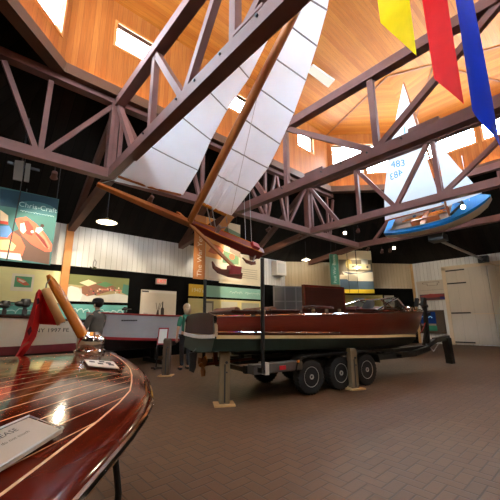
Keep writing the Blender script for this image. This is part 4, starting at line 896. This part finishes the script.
# outboard motors along the wall behind the ivory launch
ra = thing('motor_rack', (.2, 11.75, 0), 'low dark rack carrying the row of outboard motors on the left wall', 'rack')
b = MB(); b.box(-1.0, 1.6, 11.72, 11.8, 1.5, 1.58)
for x in (-.8, 1.3): b.box(x-.05, x+.05, 11.72, 11.8, 0, 1.52)
b.build('rail', M_blackm, ra)
def outboard(x, y, z, k, label):
    r = thing('outboard_motor', (x, y, z), label, 'outboard motor', group='old outboard motors')
    b = MB(); b.lathe([(.001, .34*k), (.1*k, .33*k), (.13*k, .24*k), (.12*k, .16*k), (.07*k, .12*k)], (x, y, z), 14); b.build('flywheel_cover', M_blackm, r, smooth=True)
    b = MB(); b.sphere(Vector((x-.12*k, y-.04, z+.2*k)), .09*k, 10, (1.3, 1, .8)); b.build('fuel_tank', M_blackm, r, smooth=True)
    b = MB(); b.tube([(x, y, z+.14*k), (x, y, z-.35*k)], .045*k, 8); b.box(x-.05*k, x+.05*k, y-.1, y+.02, z-.06*k, z+.06*k); b.build('leg', M_blackm, r, smooth=True)
    b = MB(); b.tube([(x, y, z+.12*k), (x+.12*k, y-.1, z+.2*k), (x+.18*k, y-.26, z+.2*k)], .016*k, 6); b.build('tiller', M_steel, r)
    b = MB(); b.lathe([(.03*k, -.06), (.06*k, 0), (.03*k, .1)], (x, y, z-.36*k), 8, 'x')
    for a in (0, 2.1, 4.2): b.prism([Vector((x-.07*k, y, z-.36*k)), Vector((x-.07*k, y+cos(a)*.1*k-.03, z-.36*k+sin(a)*.1*k)), Vector((x-.07*k, y+cos(a+.6)*.1*k, z-.36*k+sin(a+.6)*.1*k))], (.01, 0, 0))
    b.build('propeller', M_steel, r)
outboard(.42, 11.6, 1.63, 1.1, 'leftmost of the three dark outboard motors before the teal strip')
outboard(.88, 11.6, 1.63, 1.0, 'middle one of the three dark outboard motors before the teal strip')
outboard(1.36, 11.6, 1.65, 1.15, 'rightmost of the three dark outboard motors, just left of the red flag')
g = on_v(131, 313, 11.0); outboard(g.x, 11.55, 1.66, .6, 'small outboard motor on the grey skiff below the display board edge')

# ------------------------------------------------------------------ people
M_skin = pm('skin', L(196, 146, 118), .55, var=.05); M_jacket = pm('grey_jacket', L(92, 88, 80), .85, var=.15); M_trous = pm('dark_trousers', L(36, 34, 36), .85); M_shoe = pm('dark_shoe', L(30, 26, 24), .6)
M_cap = pm('dark_cap', L(34, 30, 30), .8); M_teal = pm('green_shirt', L(44, 120, 92), .8, var=.12); M_hairb = pm('blond_grey_hair', L(206, 182, 146), .8, var=.3, scale=40); M_haird = pm('dark_hair', L(40, 30, 26), .8); M_lav = pm('pale_waistband', L(190, 186, 196), .8)
def skin_mesh(name, nodes, edges, mat, parent, sub=2, root=0):
    me = bpy.data.meshes.new(name); me.from_pydata([n[0] for n in nodes], edges, []); me.update()
    o = bpy.data.objects.new(name, me); COL.objects.link(o)
    md = o.modifiers.new('skin', 'SKIN'); md.use_smooth_shade = True; md.branch_smoothing = .6
    for i, n in enumerate(nodes):
        sv = me.skin_vertices[0].data[i]; r = n[1]; sv.radius = r if isinstance(r, tuple) else (r, r); sv.use_root = (i == root)
    sd = o.modifiers.new('sub', 'SUBSURF'); sd.levels = sub; sd.render_levels = sub
    dg = bpy.context.evaluated_depsgraph_get(); m2 = bpy.data.meshes.new_from_object(o.evaluated_get(dg)); bpy.data.objects.remove(o)
    m2.name = name; m2.materials.clear(); m2.materials.append(mat)
    for p in m2.polygons: p.use_smooth = True
    o = bpy.data.objects.new(name, m2); COL.objects.link(o); o.parent = parent; WM[o.name] = WM[parent.name]; return o
def person(loc, rz, H_, label, shirt, trous, hairm, arms, head_turn=0, cap=None, long_sleeve=True, hair_len=.02, female=False):
    """local frame: faces +x, y to its left"""
    r = thing('person', loc, label, 'person', rz); k = H_/1.75; V = lambda x, y, z: (x*k, y*k, z*k)
    sw = .17 if female else .19; hw = .09
    nd = [(V(0, 0, .98), (.13*k, .1*k)), (V(.0, 0, 1.12), (.12*k, .095*k)), (V(.0, 0, 1.3), (.14*k, .105*k)), (V(-.01, 0, 1.42), (.12*k, .08*k)), (V(0, 0, 1.5), .052*k), (V(.015, 0, 1.57), .055*k)]
    ed = [(0, 1), (1, 2), (2, 3), (3, 4), (4, 5)]; J = {}
    def add(p, r_, par): nd.append((p, r_)); ed.append((par, len(nd)-1)); return len(nd)-1
    # head inside the same surface
    h1 = add(V(.02, 0, 1.635), (.078*k, .088*k), 5); h2 = add(V(.01, 0, 1.7), (.07*k, .08*k), h1); h3 = add(V(.0, 0, 1.735), (.04*k, .045*k), h2)
    nz_ = add(V(.115, 0, 1.625), .012*k, h1)
    limbs = []
    for s in (1, -1):
        el, wr, hd = arms[0 if s == 1 else 1]
        a = add(V(-.01, s*sw*.97, 1.41), .054*k, 3); e = add(V(*el), .044*k, a); w = add(V(*wr), .031*k, e); pm_ = add(V(*hd), (.038*k, .02*k), w)
        limbs.append((V(-.01, s*sw, 1.42), V(*el), V(*wr), V(*hd), s))
        f = Vector(hd)-Vector(wr); f.normalize(); sd_ = f.cross(Vector((0, 0, 1))); sd_ = sd_.normalized() if sd_.length > .1 else Vector((0, 1, 0)); dn = sd_.cross(f)
        for q, (off, ln) in enumerate(((-.03, .075), (-.01, .085), (.01, .08), (.03, .062))):
            b0 = Vector(hd)+f*.03+sd_*off; t1_ = add(V(*(b0+f*ln*.5)), .0085*k, pm_); add(V(*(b0+f*ln*.85-Vector((0, 0, .02)))), .007*k, t1_)
        add(V(*(Vector(hd)+sd_*(-.045)+f*.02)), .01*k, pm_)
        hp = add(V(0, s*hw, .9), .088*k, 0); kn = add(V(.02, s*(hw+.01), .5), .055*k, hp); an = add(V(-.01, s*(hw+.015), .09), .038*k, kn); add(V(.14, s*(hw+.03), .035), (.035*k, .03*k), an)
    skin_mesh('body', nd, ed, M_skin, r)
    # clothes follow the body
    nd2 = [(V(0, 0, .92), (.16*k, .135*k)), (V(0, 0, 1.12), (.155*k, .13*k)), (V(0, 0, 1.3), (.18*k, .145*k)), (V(-.01, 0, 1.42), (.19*k, .135*k)), (V(0, 0, 1.5), (.085*k, .085*k)), (V(0.01, 0, 1.54), (.07*k, .07*k))]; ed2 = [(0, 1), (1, 2), (2, 3), (3, 4), (4, 5)]
    for a, e, w, h_, s in limbs:
        nd2.append((a, .084*k)); ed2.append((3, len(nd2)-1)); i0 = len(nd2)-1
        nd2.append((e, .06*k)); ed2.append((i0, i0+1))
        if long_sleeve: nd2.append((tuple(Vector(w)), .045*k)); ed2.append((i0+1, i0+2))
    skin_mesh('jacket' if long_sleeve else 'shirt', nd2, ed2, shirt, r)
    nd3 = [(V(0, 0, .95), (.14*k, .115*k))]; ed3 = []
    for s in (1, -1):
        i = len(nd3); nd3 += [(V(0, s*hw, .86), .1*k), (V(.02, s*(hw+.01), .5), .07*k), (V(-.01, s*(hw+.015), .1), .056*k)]; ed3 += [(0, i), (i, i+1), (i+1, i+2)]
    skin_mesh('trousers', nd3, ed3, trous, r)
    for s in (1, -1):
        b = MB(); b.sphere(Vector(V(.06, s*(hw+.02), .04)), .05*k, 10, (2.4, .95, .85)); b.build('shoe', M_shoe, r, True, smooth=True)
    Hc_ = Vector(V(.01, 0, 1.66))
    b = MB(); b.sphere(Hc_+Vector((-.018*k, 0, .022*k)), (.116 if hair_len > .03 else .1)*k, 14, (1.0, .95, 1.0)); 
    if hair_len > .03: b.sphere(Hc_+Vector((-.055*k, 0, -.06*k)), .105*k, 12, (.8, 1.1, 1.25))
    b.build('hair', hairm, r, True, smooth=True)
    b = MB()
    for s in (1, -1): b.sphere(Hc_+Vector((.088*k, s*.033*k, -.01*k)), .009*k, 8)
    b.build('eyes', M_ink, r, True, smooth=True)
    b = MB(); b.box((.01+.086)*k, (.01+.094)*k, -.022*k, .022*k, 1.585*k, 1.592*k); b.build('mouth', M_redp, r, True)
    b = MB()
    for s in (1, -1): b.sphere(Hc_+Vector((.0, s*.092*k, -.025*k)), .022*k, 8, (.8, .4, 1.3))
    b.build('ears', M_skin, r, True, smooth=True)
    if cap:
        b = MB(); b.lathe([(.115*k, 0), (.118*k, .03*k), (.1*k, .075*k), (.05*k, .1*k), (.001, .105*k)], Hc_+Vector((0, 0, .035*k)), 16); b.prism([Hc_+Vector(((.09)*k, -.07*k, .04*k)), Hc_+Vector((.19*k, -.05*k, .025*k)), Hc_+Vector((.19*k, .05*k, .025*k)), Hc_+Vector((.09*k, .07*k, .04*k))], (0, 0, .01)); b.build('cap', cap, r, True, smooth=True)
    return r
q = CO+ray(97, 318)*(7.2/ray(97, 318).dot(_h)); loc = Vector((q.x, q.y, 0))
fac = atan2(-_r.y*1.0+_h.y*.25, -_r.x+_h.x*.25)
person(loc, fac, 1.83, 'person in a dark grey jacket and cap looking left, standing before the pier mural', M_jacket, M_trous, M_haird, [((.06, .25, 1.16), (.26, .16, 1.12), (.35, .14, 1.12)), ((.06, -.25, 1.16), (.24, -.16, 1.1), (.33, -.12, 1.1))], cap=M_cap)
q = CO+ray(186.5, 318)*(9.5/ray(186.5, 318).dot(_h)); loc = Vector((q.x, q.y, 0))
person(loc, fac+radians(-35), 1.82, 'person with fluffy blond hair and green shirt partly hidden by the boat transom', M_teal, M_trous, M_hairb, [((-.02, .25, 1.14), (.06, .24, .9), (.08, .23, .83)), ((-.02, -.25, 1.14), (.06, -.24, .9), (.08, -.23, .83))], long_sleeve=False, hair_len=.06, female=True)

# ------------------------------------------------------------------ ice yacht hanging from the trusses
m0 = Vector((4.3, 7.2, 4.35)); m1 = Vector((4.03, 3.0, 7.41)); md_ = (m1-m0).normalized()
hd_ = (Vector((6.76, 7.0, 3.36))-Vector((1.86, 7.28, 4.42))).normalized(); nn = md_.cross(hd_).normalized()
if nn.dot(CO-m0) < 0: nn = -nn
iy = thing('ice_yacht', (4.3, 7.2, 4.2), 'varnished ice yacht with big white battened sails hanging under the roof trusses', 'ice yacht')
bow, mst, stn = on_v(97, 184, 7.28), on_v(189, 223, 7.12), on_v(261, 254, 7.0)
upn = (md_-hd_*md_.dot(hd_)).normalized(); sdn = hd_.cross(upn).normalized()
def spar_box(pts, mat, nm):      # pts (p, w, h)
    b = MB(); b.loft([[p-sdn*w/2-upn*h/2, p+sdn*w/2-upn*h/2, p+sdn*w/2+upn*h/2, p-sdn*w/2+upn*h/2] for p, w, h in pts], True, True); return b.build(nm, mat, iy, bevel=.015)
spar_box([(bow, .1, .1), (bow.lerp(mst, .5), .15, .14), (mst.lerp(stn, .1), .18, .16)], M_spard, 'backbone')
M_ird = pm('dark_red_hull_paint', L(116, 34, 28), .35, coat=.3, var=.2)
spar_box([(mst.lerp(stn, -.05), .14, .14), (mst.lerp(stn, .3), .3, .22), (mst.lerp(stn, .7), .36, .26), (stn, .22, .3)], M_ird, 'cockpit_hull')
b = MB()
for s in (-1, 1): b.tube([mst.lerp(stn, .05)+sdn*s*.08+upn*.1, mst.lerp(stn, .35)+sdn*s*.15+upn*.12, mst.lerp(stn, .95)+sdn*s*.15+upn*.15], .014, 6)
b.build('side_trim', M_spar, iy)
b = MB(); p = mst.lerp(stn, .8); b.prism([p+upn*.13-sdn*.12, p+upn*.13+sdn*.12, p+upn*.24+sdn*.1, p+upn*.24-sdn*.1], hd_*.25); b.build('seat_back', M_redp, iy)
b = MB(); p = mst.lerp(stn, .3); b.prism([p+upn*.11-sdn*.1, p+upn*.11+sdn*.1, p+upn*.3+sdn*.06, p+upn*.3-sdn*.06], hd_*.08); b.tube([p+upn*.2, p+upn*.35+hd_*.2], .02, 6); b.build('mast_step_hardware', M_steel, iy)
# mast
mtop = m0+(m1-m0)*1.32; b = MB(); n_ = 10
b.tube([mst.lerp(mtop, i/n_) for i in range(n_+1)], [.085, .095, .1, .1, .1, .098, .095, .09, .08, .07, .05], 10); b.build('mast', M_spard, iy, smooth=True)
def onsail(x, y, off=0): return on_plane(x, y, m0+nn*off, nn)
def sail(rows, mat, nm, par, planef, nrm, belly=.12, wr=.0, sub=4, cols=14):
    L0, L1 = [], []
    for (a, c), (a2, c2) in zip(rows, rows[1:]):
        for i in range(sub):
            t = i/sub; L0.append((a[0]+(a2[0]-a[0])*t, a[1]+(a2[1]-a[1])*t)); L1.append((c[0]+(c2[0]-c[0])*t, c[1]+(c2[1]-c[1])*t))
    L0.append(rows[-1][0]); L1.append(rows[-1][1]); b = MB(); R = []
    for j, (a, c) in enumerate(zip(L0, L1)):
        A_, C_ = planef(*a), planef(*c); ring = []
        w = (C_-A_).length
        for i in range(cols+1):
            t = i/cols; v = j/(len(L0)-1)
            o = belly*w*.25*sin(pi*t)+wr*max(0, 1-v*2.4)*(sin(9*t*2*pi*.6+v*8)+.6*sin(17*t+v*19))*sin(pi*min(1, t*1.2+.05))
            ring.append(A_.lerp(C_, t)+nrm*o)
        R.append(ring)
    b.loft(R, False, False); o = b.build(nm, mat, par, smooth=True); return R
main_rows = [((198, 202), (231.5, 215.5)), ((212, 172), (250, 191.5)), ((225.5, 145), (268, 168)), ((240, 116), (280, 144)), ((256, 86), (294, 113)), ((272, 56), (306, 80)), ((289, 25), (317, 46)), ((304, -4), (327, 10)), ((322, -40), (334, -28))]
R = sail(main_rows, M_sail, 'mainsail', iy, onsail, nn, .1, .05)
for k in range(1, 8):
    b = MB(); b.tube([p+nn*.012 for p in R[k*4]], .016, 5); b.build('batten', M_batten, iy)
jib_rows = [((114, 181), (183, 195)), ((150, 146), (198, 170)), ((182, 117), (211, 140)), ((208, 90), (227, 110)), ((238, 65), (249, 78)), ((266, 36), (268, 40))]
R = sail(jib_rows, M_sail, 'jib', iy, lambda x, y: onsail(x, y, .05), nn, .1, .01)
for k in range(1, 5):
    b = MB(); b.tube([p+nn*.012 for p in R[k*4]], .014, 5); b.build('batten', M_batten, iy)
b = MB(); b.tube([onsail(118, 176.5, .06), onsail(150, 187, .06), onsail(181, 195, .06)], [.03, .045, .03], 8); b.build('jib_boom', M_spard, iy, smooth=True)
b = MB(); b.tube([onsail(197, 201, .02), onsail(215, 210, .02), onsail(232, 218, .02)], [.045, .05, .035], 8); b.build('main_boom', M_spar, iy, smooth=True)
b = MB(); b.tube([bow, onsail(114, 180, .05), onsail(268, 34, .02)], .008, 5); b.tube([onsail(266, 62, .15), onsail(262, 75, .15), onsail(231, 214, .1)], .006, 5); b.build('rigging', M_steel, iy)
b = MB(); p = onsail(222, 222, .0); b.prism([onsail(216, 228, .05), onsail(227, 214, .05), onsail(234, 217, .05), onsail(222, 232, .05)], nn*.02); b.build('canvas_tab', M_canvas, iy)
for a, c in (((207, 208), (214, 238)), ((212, 208), (218, 242)), ((226, 217), (230, 238))):
    b = MB(); b.tube([onsail(*a, .1), onsail(*c, -.05)], .014, 6); b.build('mainsheet', M_steel, iy)
# runner plank with iron-shod runners
pe = on_v(238, 271, 6.05); ps = mst+(mst-pe).normalized()*.45
b = MB(); dd_ = (pe-ps).normalized(); sx_ = hd_; b.loft([[c-sx_*w/2-nn*.0-dd_.cross(sx_)*.03, c+sx_*w/2-dd_.cross(sx_)*.03, c+sx_*w/2+dd_.cross(sx_)*.03, c-sx_*w/2+dd_.cross(sx_)*.03] for c, w in ((ps, .12), (ps.lerp(pe, .5), .2), (pe, .16))], True, True); b.build('runner_plank', M_spard, iy, bevel=.01)
rp = [on_v(*p, 6.05) for p in ((213, 261), (216, 266), (222, 269), (232, 269.5), (240, 271), (243, 273.5), (242, 279), (230, 277), (219, 273), (214, 268))]
b = MB(); b.prism(rp, (0, .07, 0)); ru = b.build('runner', M_iron, iy, bevel=.01)
b = MB(); b.prism([on_v(*p, 6.0) for p in ((231, 265), (242, 267), (241, 274), (230, 274))], (0, .16, 0)); b.build('runner_chock', M_redp, ru)
rp = [on_v(*p, 6.98) for p in ((243, 257.5), (247, 260), (252, 261.5), (255.5, 261), (256, 264.5), (252, 265), (247, 263))]
b = MB(); b.prism(rp, (0, .05, 0)); ru = b.build('steering_runner', M_iron, iy)
b = MB(); b.tube([on_v(253, 262, 7.0), on_v(256, 254, 7.0)], .025, 6); b.build('rudder_post', M_steel, ru)
b = MB()
for px, tz in (((246, 250), 5.0), ((252, 252), 5.0), ):
    q = on_v(px[0], px[1], 7.1); b.tube([q, Vector((q.x+.02, 7.3 if tz else 7.1, 7.15))], .008, 5)
    b.build('hanging_wire', M_steel, iy); b = MB()
# ------------------------------------------------------------------ blue sailing dinghy
hl = radians(45); xl = Vector((0, -1, .03)).normalized(); zl = Vector((-sin(hl), 0, cos(hl))); yl = zl.cross(xl).normalized(); zl = xl.cross(yl)
DO = Vector((12.6, 3.68, 4.86)); DM = Matrix((xl, yl, zl)).transposed().to_4x4(); DM.translation = DO
di = thing('sailing_dinghy', DO, 'small blue decked sailing dinghy with white numbered sails hung at the upper right', 'sailing dinghy', M=DM)
dx = [-1.75, -1.2, -.6, 0, .5, .95, 1.3, 1.55, 1.72]; dh = [.56, .68, .75, .77, .73, .6, .42, .22, .03]; dzg = [.36, .34, .33, .34, .36, .4, .44, .47, .5]; dzk = [-.06, -.13, -.18, -.2, -.18, -.12, -.02, .12, .33]
b = MB(); rg = []
for x, h, zg, zk in zip(dx, dh, dzg, dzk):
    rg.append([Vector((x, h*sin(a)**.8 if a >= 0 else -h*sin(-a)**.8, zg-(zg-zk)*max(0, cos(a))**.8)) for a in [(-90+180*k/12)*pi/180 for k in range(13)]])
b.loft(rg, False, False); b.build('hull', M_ivory, di, True, smooth=True)
b = MB(); b.prism([p for p in rg[0]], (-.015, 0, 0)); b.build('transom', M_ivory, di, True)
def dd2(x): return smooth_i(x, dx, dh), smooth_i(x, dx, dzg)
def slabd(pts, th, mat, nm): b = MB(); b.prism([Vector(p) for p in pts], (0, 0, th)); return b.build(nm, mat, di, True)
fx_ = [.55+.02*0, .8, 1.0, 1.2, 1.4, 1.6, 1.72]
b = MB(); b.loft([[Vector((x, dd2(x)[0]*t, dd2(x)[1]+.05*(1-t*t)*dd2(x)[0])) for t in (-1.02, -.5, 0, .5, 1.02)] for x in fx_], False, False); b.build('foredeck', M_bluep, di, True, smooth=True)
for sg in (-1, 1):
    X2 = [-1.75+2.35*i/14 for i in range(15)]
    b = MB(); b.loft([[Vector((x, sg*(dd2(x)[0]+.015), dd2(x)[1]-.1)), Vector((x, sg*(dd2(x)[0]+.015), dd2(x)[1]+.012)), Vector((x, sg*(dd2(x)[0]-.16), dd2(x)[1]+.03)), Vector((x, sg*(dd2(x)[0]-.16), dd2(x)[1]-.03))] for x in X2], True, True); b.build('side_deck', M_bluep, di, True)
    b = MB(); b.loft([[Vector((x, sg*(dd2(x)[0]-.17), dd2(x)[1]+.05)), Vector((x, sg*(dd2(x)[0]-.22), .02))] for x in X2 if x > -1.6], False, False); b.build('cockpit_lining', M_whitep, di, True)
for sg in (-1, 1):
    b = MB(); b.loft([[Vector((x, sg*(dd2(x)[0]+.012), dd2(x)[1]+.01)), Vector((x, sg*(dd2(x)[0]+.012), dd2(x)[1]-.1+max(0, x-1.2)*.1))] for x in [.58+1.14*i/8 for i in range(9)]], False, False); b.build('sheer_strake', M_bluep, di, True)
b = MB(); b.loft([[Vector((x, -dd2(x)[0], dd2(x)[1]+.03)), Vector((x, dd2(x)[0], dd2(x)[1]+.03))] for x in (-1.77, -1.5)], False, False); b.build('stern_deck', M_bluep, di, True)
b = MB(); b.prism([Vector((x, y, .05)) for x, y in ((-1.6, -.35), (.6, -.4), (.6, .4), (-1.6, .35))], (0, 0, .01)); b.build('cockpit_sole', M_whitep, di, True)
for y, x0, x1 in ((.3, -1.3, .2), (.38, -1.2, .4), (.2, -.9, .3)):
    b = MB(); b.bar((x0, y, .2), (x1, y, .24), .06, .03); b.build('slat_seat', M_spar, di, True)
b = MB(); b.box(-.5, -.3, -.55, .55, .22, .26); b.build('thwart', M_spard, di, True)
b = MB(); b.box(-.9, .1, -.02, .02, .06, .3); b.build('centreboard_case', M_spard, di, True)
b = MB(); b.bar((.58, -.5, .42), (.95, 0, .5), .03, .08); b.bar((.58, .5, .42), (.95, 0, .5), .03, .08); b.build('splash_board', M_blackm, di, True)
for x in (-.9, -.5, -.2, .1):
    b = MB(); b.box(x, x+.12, .46, .48, .12, .26); b.build('blue_mark', M_sailblue, di, True)
sn = Vector((cos(radians(30)), 0, sin(radians(30))))
if sn.dot(CO-DO) < 0: sn = -sn
mb_ = DO+xl*.42+zl*.1
def ond(x, y, off=0): return on_plane(x, y, mb_+sn*off, sn)
mt_ = ond(403.5, 82); b = MB(); b.tube([mb_, mb_.lerp(mt_, .5), mt_], [.04, .036, .022], 8); b.build('mast', M_spard, di, smooth=True)
R = sail([((442.5, 206), (385, 221)), ((437, 190), (384, 194)), ((424, 150), (389, 152)), ((412, 112), (397, 113)), ((404, 84), (403, 84))], M_sailw, 'mainsail', di, ond, sn, .08, 0)
b = MB(); b.tube([ond(444, 205.5, .03), ond(385, 221, .03)], .03, 8); b.build('boom', M_spard, di, smooth=True)
R = sail([((436, 140), (435, 142)), ((458, 166), (441, 172)), ((482, 193), (447, 206))], M_sailw, 'jib', di, lambda x, y: ond(x, y, .03), sn, .06, 0)
ex_ = Vector((0, -1, 0)); ez_ = Vector((-sin(radians(30)), 0, cos(radians(30))))
def sailtext(t, px, py, size, mirror=False, rot=0):
    vs, fs = text_polys(t, size); c = ond(px, py, .16); b = MB(); b.add([c+(ex_*(-v.x if mirror else v.x)*cos(rot)-ex_*v.y*sin(rot))+ez_*(v.y*cos(rot)+v.x*sin(rot)) for v in vs], fs); b.build('sail_number', M_sailblue, di, keepn=True)
sailtext('J', 404.5, 130, .34, rot=-.15); sailtext('483', 398, 164, .34, rot=-.22); sailtext('483', 396, 175, .34, mirror=True, rot=-.12)
b = MB()
for x, y in ((-1.2, .0), (1.1, 0)):
    q = DM @ Vector((x, y, .3)); b = MB(); b.tube([q, Vector((q.x, q.y, 7.0))], .008, 5); b.build('hanging_wire', M_steel, di)
# ------------------------------------------------------------------ hanging pennants
def pennant(nm, label, poly, mat, along):
    r = thing('pennant', poly[-1], label, 'pennant', group='silk pennants hung from the ceiling')
    top0, top1, b1, b0 = [Vector(p) for p in poly]; R = []; n = 14; nrm = (top1-top0).cross(Z).normalized()
    for j in range(n+1):
        t = j/n; R.append([top0.lerp(b0, t).lerp(top1.lerp(b1, t), i/8)+nrm*(.025*sin(i/8*5+t*4)*t) for i in range(9)])
    b = MB(); b.loft(R, False, False); b.build('cloth', mat, r, smooth=True)
    b = MB(); b.tube([top0-(top1-top0)*.1, top1+(top1-top0)*.1], .02, 6); b.build('top_rod', M_spar, r)
    b = MB(); cz = 10.75
    for q in (top0, top1): b.tube([q, Vector((q.x, q.y, 11.1-.15*abs(q.y-3)-.02))], .006, 5)
    b.build('cord', M_rope, r)
pennant('y', 'yellow silk pennant with a slanted lower end, left of the red one', [(4.6, 1.78, 8.3), (4.6, 1.27, 8.3), (4.6, 1.31, 5.24), (4.6, 1.79, 6.29)], M_ysilk, 0)
pennant('r', 'red silk pennant with a slanted lower end, between yellow and blue', [(4.6, 1.11, 8.3), (4.6, .79, 8.3), (4.6, .84, 4.14), (4.6, 1.14, 4.75)], M_rsilk, 0)
pennant('b', 'blue silk pennant seen edge on at the upper right corner', [(4.6, .72, 8.3), (5.0, .57, 8.3), (5.0, .62, 3.55), (4.6, .75, 4.02)], M_bsilk, 0)
# ceiling panel light on the cedar ceiling
def ceil_pt(x, y): return on_plane(x, y, (6, 8, 10.35), Vector((0, .75, 5)).normalized())
r = thing('ceiling_light', ceil_pt(320, 73), 'white rectangular light panel fixed to the cedar ceiling beside the mainsail', 'light')
b = MB(); n0 = Vector((0, -.15, -1)).normalized(); q = [ceil_pt(*p) for p in ((307, 70), (313, 64), (334, 79), (328, 86))]; b.prism(q, n0*.08); b.build('panel', emit('panel_glow', (1, .94, .8, 1), 1.0), r)
b = MB(); b.tube([p+n0*.04 for p in q+[q[0]]], .03, 4); b.build('frame', M_whitep, r)
# hanging plant basket / wire ornament above the mural
q = on_v(94, 266, 12.0); r = thing('wire_ornament', q, 'small wire hook ornament on the black band above the pier mural', 'ornament')
b = MB(); b.tube([on_v(93, 267, 12.19), on_v(93.5, 262, 12.19), on_v(95, 259.5, 12.19), on_v(96.5, 262, 12.19), on_v(95.5, 266, 12.19)], .02, 6); b.build('hook', M_steel, r)
b = MB()
for k in range(7): b.tube([on_v(94+rr.uniform(-1, 1), 269, 12.19), on_v(90+k*1.6, 267.5+rr.uniform(-1, 1.5), 12.17)], .02, 5)
b.build('spray', pm('dull_leaf', L(60, 66, 40), .8), r)
# view settings
vs_ = scene.view_settings; scene.display_settings.display_device = 'sRGB'; vs_.view_transform = 'Standard'; vs_.look = 'None'; vs_.gamma = 1; vs_.use_curve_mapping = False; vs_.exposure = EXPO
